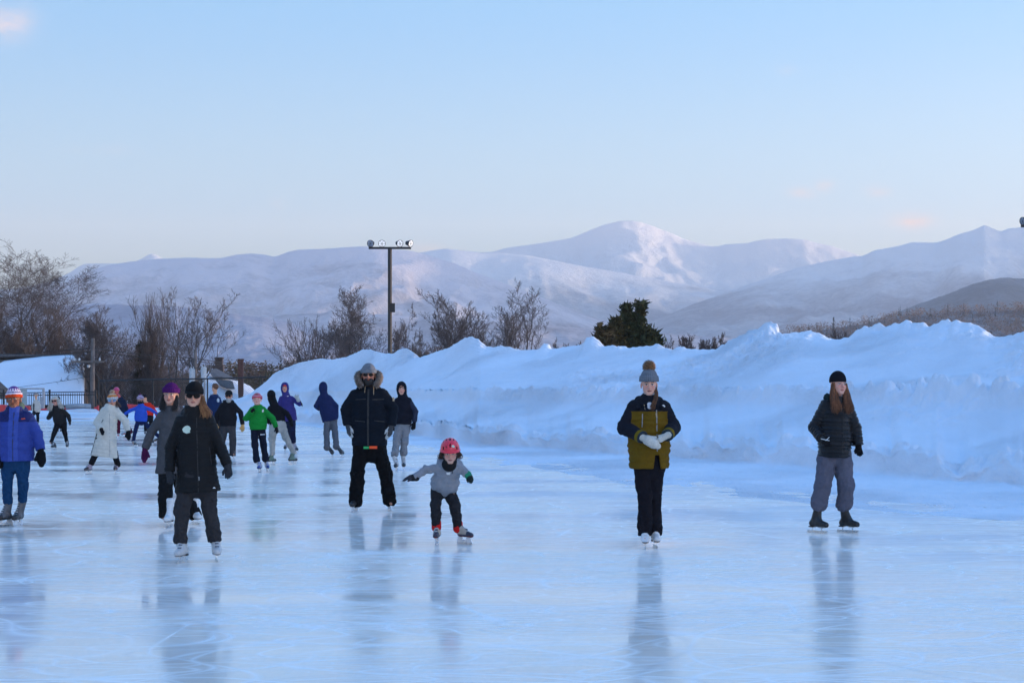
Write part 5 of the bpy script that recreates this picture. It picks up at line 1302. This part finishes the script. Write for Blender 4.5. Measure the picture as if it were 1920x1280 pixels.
p.skates('hockey', (.015, .015, .017), accent=(.02, .02, .022), sole=(.02, .02, .02), lace=(.05, .05, .05))
for i in (0, 1): p.glove(i, (.055, .058, .066), palm=(.50, .52, .52), curl=.35, fat=1.2, n=((-1 if i == 0 else 1)*.9, -.5, 0), thumbin=(1 if i == 0 else -1), cuff=.08)
p.beanie((.17, .18, .20), cuff=True, ribs=0, low=.022, tall=.01); p.shades(h=.017)
def beard(P):
    q = p.q(P); d = el(q, np.array([0, .045, -.085]), np.array([.066, .062, .060]))
    d = smax(d, -el(q, np.array([0, .1, -.066]), np.array([.02, .03, .008])), .004)
    d = smax(d, q[:, 2]+.035+2.*np.maximum(0, .03-np.abs(q[:, 0]))*.5, .01)
    return d+.003*pnoise(q[:, 0]*90, q[:, 1]*90, q[:, 2]*60)
blob('beard', beard, p.hp-.2, p.hp+.1, .006, M['hair'], p.o, (.016, .011, .009))

# ---------- boy with black vest and hood behind the tall man
def vest(P, a):
    c = np.tile(np.array((.010, .011, .018)), (len(P), 1)); c[a] = (.028, .033, .055); return c
p = Person('youth with black hood up and light grey sweatpants standing behind the tall bearded man', 749, 880,
    (753, 729, 4, 0, 0), [(742, 748), (769, 747)], [(735, 771, .0), (779, 771, .0)], [(737, 792, -.03), (777, 791, -.02)], [(738, 812, -.04), (773, 812, -.04)],
    [(748, 798), (761, 798)], [(745, 829), (759, 829)], [(742, 857), (757, 857)], [(743, 882, -6), (757, 881, 4)], skin=(.55, .32, .26))
p.pants((.20, .205, .22), r=(.088, .076, .068), cuff=(856, 855), fold=.012, gather=True)
p.top('vest', 795, vest, chest=.17, waist=.178, hemw=.185, arm=(.062, .056, .048), fold=.006, hood='up', collar=.05, quilt=.0, mat='cloth')
p.skates('hockey', (.03, .03, .032), accent=(.45, .45, .45), lace=(.7, .7, .7))
for i in (0, 1): p.glove(i, (.012, .012, .013), curl=.6)
p.hairlong((.02, .012, .01), [[p.hw((-.03, .085, .06)), p.hw((0, .095, .045)), p.hw((.04, .085, .03))]], n=24, rad=.006, spread=.02, name='fringe')

# ---------- child in red helmet
p = Person('child in pink red helmet and light grey top, bent forward with arms spread low', 846, 1020,
    (844, 848, 3, -10, -1, -.22), [(822, 871, -.12), (860, 871, -.12)], [(799, 880, -.14), (869, 882, -.14)], [(776, 895, -.18), (878, 891, -.18)], [(752, 897, -.22), (886, 903, -.24)],
    [(822, 912, .06), (843, 914, .06)], [(817, 946, -.02), (853, 949, -.02)], [(818, 985), (858, 988)], [(819, 1020, -6), (871, 1019, 48)], k=.74, hs=.93, skin=(.52, .33, .28))
p.pants((.022, .022, .026), r=(.092, .074, .062), cuff=(984, 989), fold=.010, name='leggings')
p.top('hooded_top', 918, (.26, .27, .30), chest=.125, waist=.132, hemw=.142, arm=(.064, .058, .05), fold=.009, hood='down', collar=.0, depth=1.25, mat='cloth', neckr=.075, hemtilt=.15)
zipper(p, 850, 872, 886, 'drawcord', .005, M['black_metal'], 849); patch(p, 'print', [(838, 884), (846, 883), (845, 888), (839, 888)], M['white_print'])
blob('neck_warmer', lambda P: rc(P, p.neck+np.array([0, -.05, .0]), p.hw((0, .0, -.10)), .075, .068), p.neck-.2, p.neck+.2, .006, M['cloth'], p.o, (.015, .015, .017))
p.skates('hockey', (.035, .035, .06), accent=(.42, .36, .30), sole=(.12, .01, .01), lace=(.5, .5, .5), k=.8, shaft=.15)
sk = (.55, .02, .02)
for i in (0, 1):
    blob('sock', lambda P, i=i: rc(P, p.an[i]+np.array([0, 0, -.02]), p.an[i]+np.array([0, 0, .03]), .050, .050), p.an[i]-.1, p.an[i]+.2, .006, M['cloth'], p.o, sk)
p.glove(0, (.035, .036, .045), curl=.35, fat=1.25, n=(0, -.2, 1), cuff=.08, k=.9, cuffc=(.02, .02, .022))
p.glove(1, (.02, .03, .028), palm=None, curl=1.1, fat=1.3, n=(.2, -1, .2), cuff=.06, k=.9, cuffc=(.03, .25, .14))
def helm(P):
    q = p.q(P); d = el(q, np.array([0, -.012, .04]), np.array([.104, .128, .118]))
    rim = q[:, 2]-.018+.25*np.maximum(0, -q[:, 1]-.02)*.6
    d = smax(d, -rim, .006)
    d = smin(d, np.maximum(np.abs(el(q, np.array([0, -.012, .04]), np.array([.108, .138, .16])))-.006, np.abs(q[:, 2]-.022)-.008), .008)
    for ax_ in (-.066, -.036, 0, .036, .066):
        for y_, z_ in ((.085, .095), (.02, .15), (-.06, .14)):
            c = np.array([ax_*1.05, y_-abs(ax_)*.5, z_-abs(ax_)*.55]); d = smax(d, -el(q, c, np.array([.008, .032, .022])), .006)
    return d*p.hs
def hc(P):
    q = p.q(P); d = el(q, np.array([0, -.012, .04]), np.array([.104, .128, .118])); c = np.tile(np.array((.72, .035, .065)), (len(P), 1)); c[d < -.006] = (.02, .01, .012)
    c[q[:, 2] < .012] = (.02, .01, .012)
    return c
hm = blob('helmet', helm, p.hp-.2, p.hp+.22, .0045, M['helmet'], p.o, hc)
mb = MB(); pl = [p.hw((x, .121-.7*(abs(x))**1.3, z)) for x, z in ((-.048, .072), (-.02, .078), (-.014, .094), (-.032, .104), (-.05, .088))]; mb.prism([a+p.HR@np.array([0, -.012, 0]) for a in pl], p.HR@np.array([0, .006, .004])); mb.build('helmet_emblem', M['badge'], hm)
for sg in (-1, 1):
    line(p, 'chin_strap', [p.hw((.085*sg, .03, .02)), p.hw((.07*sg, .05, -.06)), p.hw((.02*sg, .055, -.115))], .006, M['black_metal'], hm)
    p.hairlong((.06, .03, .018), [[p.hw((.085*sg, .02, .015)), p.hw((.098*sg, .03, -.03)), p.hw((.085*sg, .03, -.075))]], n=40, rad=.005, spread=.03, wav=.02, col2=(.10, .05, .03))

# ---------- woman in mustard and black jacket
def mus(P, a):
    c = np.tile(np.array((.135, .078, .008)), (len(P), 1)); c[(P[:, 2] > lz(p, 771)) & ~a] = (.012, .013, .018); c[a] = (.012, .013, .020)
    for i in (0, 1):
        t = (P-p.wr[i])@unit(p.wr[i]-p.el[i]); nr_ = np.linalg.norm(P-p.wr[i], axis=1) < .13; m = a & nr_ & (t > -.055) & (t < -.012); c[m] = (.16, .11, .01); c[a & nr_ & (t >= -.012)] = (.03, .04, .05)
    return c
p = Person('woman in mustard and black puffer jacket, hands joined in cream mittens, grey pompom beanie', 1218, 1027,
    (1217, 720, -2, -2, 0), [(1185, 757), (1248, 757)], [(1171, 801, .0), (1262, 801, .0)], [(1205, 820, -.22), (1251, 816, -.22)], [(1240, 838, -.27), (1230, 828, -.24)],
    [(1204, 872), (1230, 872)], [(1208, 927), (1226, 927)], [(1209, 998), (1229, 996)], [(1210, 1028, -6), (1229, 1026, 4)], skin=(.56, .34, .28), hs=.97)
p.pants((.011, .010, .014), r=(.088, .072, .073), cuff=(1004, 1002), fold=.008)
p.top('puffer_jacket', 878, mus, chest=.195, waist=.20, hemw=.205, arm=(.082, .076, .060), fold=.008, hood=None, collar=.03, quilt=.135, qa=.015, depth=1.3, neckr=.105, armq=False, split=(lx(p, 1230), lz(p, 852)), mat='cloth')
def clr(P):
    d = rc(P, p.neck+p.side*.085-p.up*.05, p.neck+p.side*.125-np.array([0, .10, .07]), .03, .022)
    d = smin(d, rc(P, p.neck-p.side*.085-p.up*.03, p.neck-p.side*.11-np.array([0, .10, .07]), .03, .022), .02)
    d = smin(d, rc(P, p.neck-p.side*.09+np.array([0, .04, .0]), p.neck+p.side*.09+np.array([0, .04, .0]), .05, .05), .03)
    d = smin(d, rc(P, p.neck-p.side*.10+np.array([0, .02, .0]), p.neck-p.side*.095-p.up*.04-np.array([0, .03, 0]), .04, .035), .03)
    d = smin(d, rc(P, p.neck+p.side*.10+np.array([0, .02, .0]), p.neck+p.side*.095-p.up*.04-np.array([0, .03, 0]), .04, .035), .03)
    return d+folds(P, 3, .004)
blob('hood', clr, p.neck-.3, p.neck+.25, .006, M['cloth'], p.jk, (.012, .013, .018))
blob('turtleneck', lambda P: smin(rc(P, p.hw((0, -.01, -.105)), p.neck+np.array([0, -.03, -.02]), .06, .066), rc(P, p.neck+np.array([0, -.08, -.04]), p.neck+np.array([.01, -.105, -.13]), .045, .02), .02)-.001*np.sin(P[:, 2]*500), p.neck-.25, p.neck+.2, .005, M['knit'], p.o, (.55, .56, .60))
zipper(p, 1229, 768, 852, r=.006, mat=M['zip'], u1=1230); zipper(p, 1203, 775, 800, 'pocket_zip', .005, M['zip'], 1202); zipper(p, 1206, 757, 768, 'drawcord', .003, M['cord'], 1208)
patch(p, 'logo', [(1238, 760), (1243, 758), (1246, 761), (1245, 763), (1239, 763)], M['white_print']); patch(p, 'zip_pull', [(1227, 774), (1230, 774), (1231, 788), (1229, 789)], M['cord'])
p.hairlong((.07, .028, .012), [[p.hw((-.062, .03, -.03)), p.hw((-.072, .05, -.09)), p.hw((-.065, .09, -.15)), p.hw((-.035, .125, -.21)), p.hw((-.025, .15, -.27))]], n=70, rad=.005, spread=.020, name='plait', col2=(.18, .07, .02))
p.skates('figure', (.70, .69, .68), sole=(.09, .05, .04), lace=(.6, .6, .6))
p.glove(0, (.56, .53, .47), kind='mitten', mat='knit', n=(0, -1, .3), thumbin=1, fat=1.08); p.glove(1, (.56, .53, .47), kind='mitten', mat='knit', n=(0, -1, .3), thumbin=-1)
p.beanie((.15, .165, .19), cuff=True, ribs=26, low=.03, tall=.03, pom=(.062, (.28, .17, .10)))

# ---------- girl in black puffer
p = Person('girl with long auburn hair, black puffer jacket, black beanie, loose grey sweatpants, black boots', 1562, 998,
    (1572, 720, 22, 3, 2), [(1544, 754), (1592, 755)], [(1527, 801, .03), (1604, 803, .03)], [(1541, 822, -.13), (1609, 834, -.02)], [(1557, 836, -.21), (1614, 862, -.05)],
    [(1551, 850), (1578, 850)], [(1542, 910), (1586, 911)], [(1534, 958), (1586, 957)], [(1533, 998, 40), (1590, 997, 44)], skin=(.56, .33, .28))
p.pants((.105, .105, .14), r=(.112, .092, .080), cuff=(955, 954), fold=.010, gather=True, hw=.14, top=.05)
p.top('puffer_jacket', 857, (.008, .008, .010), chest=.165, waist=.178, hemw=.190, arm=(.078, .070, .060), fold=.006, hood=None, collar=.04, quilt=.085, qa=.020, depth=1.12, mat='gloss')
blob('hood', lambda P: smin(rc(P, p.neck-p.side*.10+p.up*.02, p.neck-p.side*.02+np.array([0, .09, .0]), .045, .05), rc(P, p.neck-p.side*.02+np.array([0, .09, .0]), p.neck+p.side*.08, .05, .03), .03)+folds(P, 4, .008, 20, 40), p.neck-.25, p.neck+.22, .006, M['cloth'], p.jk, (.02, .035, .035))
zipper(p, 1576, 775, 856, r=.005, u1=1574)
p.skates('figure', (.010, .010, .012), sole=(.06, .05, .04), lace=(.02, .02, .02), shaft=.34)
p.glove(0, (.010, .010, .012), n=(-.1, -.8, .5), curl=.5, fat=1.1, cuffc=(.03, .03, .03)); p.glove(1, (.010, .010, .012), curl=.7, fat=1.1)
mb = MB(); w0 = p.wr[0]; mb.tube([w0+np.array([-.02, -.05, .0]), w0+np.array([.07, -.075, -.02])], .004, 5); mb.tube([w0+np.array([.03, -.06, -.02]), w0+np.array([.07, -.07, .02])], .004, 5)
mb.build('glove_stripe', M['white_print'], p.o)
p.beanie((.010, .010, .013), cuff=False, ribs=0, low=.02, tall=.01)
for sg, xx in ((-1, .9), (1, 1.)):
    p.hairlong((.085, .030, .014), [[p.hw((.064*sg, .02, .01)), p.hw((.078*sg, .02, -.08)), p.hw((.082*sg*xx, .06, -.17)), p.hw((.078*sg, .085, -.26)), p.hw((.070*sg, .09, -.34))]], n=230, rad=.0042, spread=.046, col2=(.32, .13, .055), wav=.022)

# ---------- smaller skaters further back
p = Person('boy seen from behind in navy hooded jacket and grey trousers, skating towards the snow bank', 627, 855,
    (606, 727, 0, 0, 0), [(599, 743), (619, 743)], [(593, 761, .0), (630, 761, .0)], [(599, 767, .12), (631, 782, .0)], [(604, 766, .2), (629, 795, .02)],
    [(614, 788), (625, 788)], [(615, 811), (631, 811)], [(619, 835), (636, 834)], [(623, 857, 0), (641, 857, 10)], back=True)
p.pants((.10, .10, .11), r=(.088, .074, .064), cuff=(841, 840), gather=True)
p.top('jacket', 789, (.014, .022, .075), chest=.185, waist=.19, hemw=.20, arm=(.07, .062, .05), hood='up', collar=.04, mat='cloth')
p.skates('hockey', (.02, .02, .022), accent=(.03, .03, .035)); p.glove(0, (.02, .02, .02)); p.glove(1, (.22, .23, .25), curl=.6)

p = Person('laughing teenager in a purple blue hooded coat waving a pale gloved hand, red headband', 545, 849,
    (534, 727, 6, 10, 0), [(526, 744), (549, 744)], [(522, 762, .0), (562, 757, -.05)], [(525, 780, -.02), (559, 749, -.14)], [(526, 792, -.03), (555, 738, -.18)],
    [(539, 785), (548, 785)], [(539, 808, .1), (549, 807)], [(537, 831, .25), (550, 830)], [(535, 846, 0), (555, 849, 24)], skin=(.5, .28, .22))
p.pants((.014, .016, .04), r=(.088, .076, .066), cuff=(833, 830))
p.top('coat', 789, (.035, .028, .16), chest=.16, waist=.172, hemw=.20, arm=(.064, .058, .05), hood='up', collar=.04)
p.skates('hockey', (.02, .02, .03), accent=(.4, .35, .4)); p.glove(0, (.02, .02, .02)); p.glove(1, (.42, .44, .42), curl=.05, spread=.7, fat=1.15, n=(0, 1, 0), k=1.35)
blob('headband', lambda P: (lambda q: smax(el(q, np.array([0, -.012, .035]), np.array([.08, .10, .09])), np.abs(q[:, 2]-.045)-.018, .005))(p.q(P)), p.hp-.15, p.hp+.2, .008, M['knit'], p.o, (.6, .02, .02))
line(p, 'strap', [p.wr[1]+np.array([.03, 0, 0]), p.el[1]+np.array([.06, -.04, .0]), p.el[1]+np.array([.07, -.04, -.06])], .014, M['black_metal'], p.o)
patch(p, 'logo', [(539, 742), (542, 741.6), (542, 742.6), (539, 743)], M['white_print'])

p = Person('skater seen from behind in black jacket and black balaclava with pale grey trousers', 530, 872,
    (509, 743, 10, -5, -6), [(505, 762), (527, 763)], [(499, 782, .06), (538, 775, .0)], [(504, 792, .12), (546, 789, .0)], [(508, 795, .16), (548, 802, -.02)],
    [(513, 797), (528, 795)], [(508, 824), (532, 820)], [(508, 852), (545, 849)], [(509, 871, 30), (548, 870, 38)], back=True)
p.pants((.36, .35, .33), r=(.092, .07, .052), cuff=(852, 848), fold=.012)
p.top('jacket', 798, (.010, .010, .013), chest=.165, waist=.16, hemw=.165, arm=(.062, .056, .046), hood=None, collar=.03, mat='cloth')
p.skates('hockey', (.015, .015, .02), accent=(.12, .18, .14)); [p.glove(i, (.012, .012, .013)) for i in (0, 1)]
p.beanie((.010, .010, .012), cuff=False, ribs=0, low=-.09, name='balaclava', mat='cloth'); blob('neck_gaiter', lambda P: rc(P, p.neck-p.up*.02, p.hw((0, -.015, -.05)), .085, .088), p.neck-.2, p.neck+.3, .01, M['cloth'], p.o, (.010, .010, .012))

p = Person('boy in bright green sweatshirt, one gloved hand raised, pink red beanie and blue skates', 492, 884,
    (482, 749, 3, 14, 0), [(471, 765), (496, 765)], [(461, 784, -.02), (511, 784, .0)], [(472, 771, -.16), (518, 801, -.03)], [(479, 762, -.20), (521, 815, -.04)],
    [(477, 803), (491, 803)], [(480, 834), (494, 833)], [(484, 862), (498, 862)], [(487, 885, -6), (501, 884, 16)], k=.9, skin=(.58, .36, .31))
p.pants((.010, .012, .024), r=(.086, .072, .062), cuff=(867, 866), gather=True, hw=.125, top=.04)
p.top('sweatshirt', 805, (.012, .22, .035), chest=.155, waist=.160, hemw=.168, arm=(.070, .064, .052), fold=.008, hood=None, collar=.03, mat='cloth')
patch(p, 'emblem', [(492, 766.5), (493, 767.5), (494.5, 767.5), (495.6, 766.5), (495.6, 770), (494.5, 772.5), (493, 772.5), (492, 770)], M['white_print'])
mb = MB(); yy = -.15
for i, (u, w_) in enumerate(((491.5, 1.6), (494, 1.4), (496, 1.2), (498, 1.2))): mb.box((lx(p, u), yy, lz(p, 814-.1*i)), (w_/p.s, .012, (2.6 if i == 0 else 1.8)/p.s))
mb.build('trouser_print', M['white_print'], p.o)
p.skates('hockey', (.03, .07, .28), accent=(.35, .35, .38)); [p.glove(i, (.012, .012, .015), curl=.9 if i == 0 else .5) for i in (0, 1)]
def gh(q):
    c = np.tile(np.array((.60, .05, .10)), (len(q), 1)); c[(np.sin(q[:, 2]*160) > .4)] = (.55, .35, .4); c[(q[:, 2] > .075) & (q[:, 2] < .095) & (np.abs(q[:, 0]) < .02)] = (.05, .2, .1); return c
p.beanie(gh, ribs=20, low=.02)

p = Person('grey bearded man in black jacket, dark peaked cap, grey trousers and tan gloves', 428, 859,
    (429, 742, 2, 0, 0), [(415, 757), (440, 756)], [(407, 777, .0), (451, 773, .0)], [(405, 795, -.02), (455, 796, -.03)], [(406, 810, -.03), (455.5, 812, -.05)],
    [(421, 797), (435, 797)], [(418, 822), (437, 822)], [(413, 848), (436, 849)], [(411, 859, -10), (438, 859, 16)], skin=(.40, .22, .16))
p.pants((.050, .048, .052), r=(.09, .078, .072), cuff=(853, 854))
p.top('jacket', 799, (.012, .012, .015), chest=.185, waist=.19, hemw=.19, arm=(.068, .06, .05), hood='down', collar=.03, mat='cloth')
p.skates('hockey', (.02, .02, .022), accent=(.02, .02, .02)); [p.glove(i, (.50, .30, .12), fat=1.2) for i in (0, 1)]
p.beanie((.012, .014, .018), cuff=False, ribs=0, low=.02, peak=(.012, .013, .016), name='cap', mat='cloth'); p.shades()
blob('beard', lambda P: (lambda q: smax(el(q, np.array([0, .045, -.10]), np.array([.06, .058, .066])), q[:, 2]+.045, .01)+.004*pnoise(q[:, 0]*60, q[:, 1]*60, q[:, 2]*40))(p.q(P)), p.hp-.22, p.hp+.1, .009, M['hair'], p.o, (.30, .29, .28))

p = Person('boy with short brown hair in navy hoodie, turned away behind the grey bearded man', 402, 834,
    (403, 727, 60, 0, 0), [(393, 745), (412, 745)], [(388, 764, .0), (416, 764, .0)], [(392, 780, .0), (414, 780, -.02)], [(394, 792, -.03), (413, 792, -.04)],
    [(399, 788), (410, 788)], [(400, 808), (410, 808)], [(400, 822), (410, 822)], [(400, 834, 20), (410, 834, 30)], back=True)
p.pants((.02, .02, .025), cuff=(822, 822)); p.top('hoodie', 790, (.014, .03, .09), chest=.165, waist=.165, hemw=.165, arm=(.062, .056, .046), hood='down', collar=.03, mat='cloth')
p.skates('hockey'); [p.glove(i, (.02, .02, .02)) for i in (0, 1)]
blob('hood_lining', lambda P: rc(P, p.neck-p.side*.08+p.up*.04, p.neck+p.side*.08+p.up*.04, .035, .035), p.neck-.2, p.neck+.2, .01, M['cloth'], p.jk, (.3, .32, .36))
blob('hair', lambda P: (lambda q: smax(el(q, np.array([0, -.02, .045]), np.array([.088, .105, .098])), -(q[:, 2]-.0+np.maximum(-q[:, 1], 0)*.7-np.maximum(q[:, 1], 0)*.3), .01)+.006*pnoise(q[:, 0]*50, q[:, 1]*50, q[:, 2]*50))(p.q(P)), p.hp-.2, p.hp+.2, .009, M['hair'], p.o, (.11, .045, .02))
blob('snow_patch', lambda P: el(P, p.sh[1]+np.array([.0, -.10, -.04]), np.array([.04, .04, .06])), p.sh[1]-.2, p.sh[1]+.12, .01, M['cloth'], p.jk, (.45, .52, .58))

p = Person('child in bright blue jacket holding both arms out, striped purple beanie', 271, 837,
    (263, 749, -8, -4, -3), [(256, 762), (273, 762)], [(245, 769, -.03), (281, 767, -.03)], [(234, 776, -.06), (291, 773, -.06)], [(227, 779, -.08), (299, 776, -.08)],
    [(259, 788), (269, 788)], [(257, 809), (273, 806)], [(256, 828), (282, 824)], [(255, 838, -14), (286, 834, 20)], k=.88, skin=(.3, .17, .13))
p.pants((.010, .016, .06), r=(.08, .066, .058), cuff=(828, 824)); p.top('jacket', 790, (.03, .09, .48), chest=.165, waist=.17, hemw=.18, arm=(.062, .056, .048), hood=None, collar=.05, mat='cloth')
p.skates('hockey', (.03, .03, .035), accent=(.3, .3, .3)); [p.glove(i, (.03, .08, .4), fat=1.1) for i in (0, 1)]
def sh_(q):
    c = np.tile(np.array((.55, .5, .6)), (len(q), 1)); c[np.sin(q[:, 2]*150) > 0] = (.18, .02, .12); return c
p.beanie(sh_, ribs=0, low=.02, pom=(.03, (.2, .05, .15))); blob('face_warmer', lambda P: (lambda q: smax(el(q, np.array([0, .01, -.06]), np.array([.07, .085, .08])), q[:, 2]+.02, .01))(p.q(P)), p.hp-.22, p.hp+.1, .01, M['cloth'], p.o, (.01, .012, .02))

p = Person('person in a red orange jacket seen behind the child in blue', 279, 817,
    (271, 746, -20, 0, 0), [(268, 759), (287, 760)], [(262, 772), (292, 773)], [(264, 785), (296, 784)], [(265, 793), (299, 790)],
    [(272, 781), (283, 781)], [(273, 799), (283, 799)], [(273, 810), (283, 810)], [(273, 817, 0), (283, 817, 0)], back=True)
p.pants((.012, .012, .015), cuff=(810, 810)); p.top('jacket', 781, (.65, .035, .02), chest=.185, waist=.18, hemw=.18, hood='down', collar=.04, mat='cloth'); p.skates('hockey'); [p.glove(i, (.3, .02, .02)) for i in (0, 1)]
p.beanie((.02, .016, .02), ribs=0)

def wc(P, a): return np.tile(np.array((.56, .54, .48)), (len(P), 1))
p = Person('woman in long cream white quilted coat, mirrored goggles, orange striped beanie, black gloves', 191, 889,
    (211, 750, 6, -2, -3), [(193, 766), (220, 767)], [(182, 792, .02), (235, 789, .0)], [(190, 805, -.16), (240, 808, -.03)], [(194, 818, -.18), (242, 826, -.05)],
    [(187, 822), (205, 822)], [(181, 850), (213, 850)], [(169, 872), (216, 874)], [(166, 889, -14), (217, 888, 8)], skin=(.5, .27, .19))
p.pants((.010, .010, .013), r=(.085, .062, .05), cuff=(870, 872), name='leggings')
p.top('quilted_coat', 856, wc, chest=.17, waist=.185, hemw=.270, arm=(.078, .072, .056), fold=.006, hood='down', collar=.06, quilt=.13, qa=.012, depth=1.5, neckr=.10)
zipper(p, 196, 786, 792, 'pocket_zip', .008, M['black_metal'], 193); zipper(p, 208, 775, 855, r=.005, mat=M['zip'], u1=209)
zipper(p, 184, 812, 852, 'side_zip', .010, M['black_metal'], 172)
p.skates('hockey', (.05, .035, .045), accent=(.35, .28, .34), sole=(.2, .2, .2), lace=(.5, .45, .5)); [p.glove(i, (.010, .010, .012), kind='mitten' if i else 'glove', fat=1.15) for i in (0, 1)]
def oh(q):
    c = np.tile(np.array((.5, .5, .5)), (len(q), 1)); c[q[:, 2] > .062] = (.65, .22, .05); c[q[:, 2] > .10] = (.6, .42, .3); return c
p.beanie(oh, ribs=18, low=.02, pom=(.045, (.6, .42, .3)))
mb = MB(); mb.prism([p.hw((.082*math.cos(a), .092-.55*(.082*math.cos(a))**2*10, -.002+.03*math.sin(a))) for a in np.linspace(0, 2*math.pi, 17)[:-1]], p.HR@np.array([0, .012, 0])); mb.build('goggles', M['lensblue'], p.o)
p.hairlong((.11, .05, .03), [[p.hw((-.06, .0, -.02)), p.hw((-.10, .02, -.08)), p.hw((-.12, .05, -.15))]], n=36, rad=.008, spread=.04)

p = Person('skater in navy jacket and maroon trousers with pink helmet, behind the cream white coat', 226, 821,
    (218, 733, -10, 0, 0), [(220, 748), (234, 750)], [(219, 763), (238, 766)], [(221, 775), (238, 781)], [(222, 783), (237, 788)],
    [(223, 779), (232, 779)], [(222, 798), (231, 798)], [(222, 813), (229, 812)], [(222, 821, 0), (229, 819, 14)], skin=(.45, .1, .1))
p.pants((.07, .008, .025), cuff=(812, 810)); p.top('jacket', 784, (.012, .018, .04), chest=.16, waist=.165, hemw=.17, collar=.05, mat='cloth'); p.skates('hockey', (.3, .3, .33), accent=(.5, .5, .5)); [p.glove(i, (.02, .02, .02)) for i in (0, 1)]
p.beanie((.45, .03, .12), ribs=0, name='helmet', mat='helmet')

p = Person('woman with long white blonde hair and sunglasses, leaning forward in black puffer jacket', 113, 842,
    (103, 751, -6, -6, -10, -.12), [(97, 765, -.08), (118, 765, -.06)], [(91, 783, .02), (128, 779, .0)], [(96, 779, .04), (131, 790, -.03)], [(100, 778, .1), (132, 799, -.05)],
    [(108, 792, .05), (119, 792, .05)], [(106, 812), (122, 812)], [(103, 828), (125, 828)], [(101, 843, -12), (126, 842, 12)], skin=(.5, .28, .24))
p.pants((.010, .010, .012), r=(.085, .062, .046), cuff=(829, 828), name='leggings'); p.top('puffer_jacket', 796, (.012, .012, .014), chest=.17, waist=.165, hemw=.175, arm=(.068, .06, .05), quilt=.08, qa=.008, collar=.05)
p.skates('figure', (.015, .015, .018), sole=(.4, .4, .4)); [p.glove(i, (.012, .012, .012)) for i in (0, 1)]
p.shades(); blob('hair', lambda P: (lambda q: smax(el(q, np.array([0, -.02, .035]), np.array([.095, .115, .108])), -(q[:, 2]-.040+3*np.maximum(-q[:, 1]+.01, 0)+1.5*np.maximum(np.abs(q[:, 0])-.062, 0)), .01))(p.q(P)), p.hp-.2, p.hp+.2, .01, M['hair'], p.o, (.5, .48, .44))
for sg in (-1, 1):
    p.hairlong((.55, .53, .48), [[p.hw((.08*sg, .0, .05)), p.hw((.11*sg, .02, -.05)), p.hw((.15*sg, .05, -.15)), p.hw((.19*sg, .06, -.26))]], n=90, rad=.009, spread=.055, name='hair_lock', col2=(.4, .37, .32))

p = Person('person in dark clothes skating directly behind the blonde woman', 111, 812,
    (108, 749, 10, 0, 0), [(102, 760), (117, 760)], [(99, 772), (120, 772)], [(101, 782), (119, 782)], [(102, 788), (118, 788)],
    [(106, 780), (114, 780)], [(107, 793), (114, 793)], [(108, 804), (115, 804)], [(108, 812, 0), (115, 812, 0)])
p.pants((.015, .015, .018), cuff=(804, 804)); p.top('jacket', 782, (.02, .02, .025), chest=.15, waist=.15, hemw=.15, mat='cloth'); p.skates('hockey'); p.beanie((.012, .012, .012), ribs=0); [p.glove(i, (.02, .02, .02)) for i in (0, 1)]

def cj(P, a):
    c = np.tile(np.array((.50, .47, .43)), (len(P), 1)); c[(P[:, 0] < lx(p, 66)) & (P[:, 0] > lx(p, 63)) & (P[:, 2] < lz(p, 756)) & ~a] = (.03, .03, .035); return c
p = Person('small far figure in cream fleece jacket and dark trousers by the grey gate frame', 68, 797,
    (67.5, 741, 8, 0, 0), [(63, 752), (73, 752)], [(61, 762), (75, 762)], [(62, 771), (74, 771)], [(62.5, 777), (74, 777)],
    [(65, 771), (71, 771)], [(66, 784), (71, 784)], [(66, 793), (71, 793)], [(66, 798, 0), (71, 797, 10)])
p.pants((.015, .015, .02), cuff=(792, 792)); p.top('fleece_jacket', 773, cj, chest=.17, waist=.175, hemw=.175, hood=None, mat='cloth'); p.skates('hockey'); [p.glove(i, (.02, .02, .02)) for i in (0, 1)]; p.beanie((.32, .28, .27), ribs=0, tall=.0)
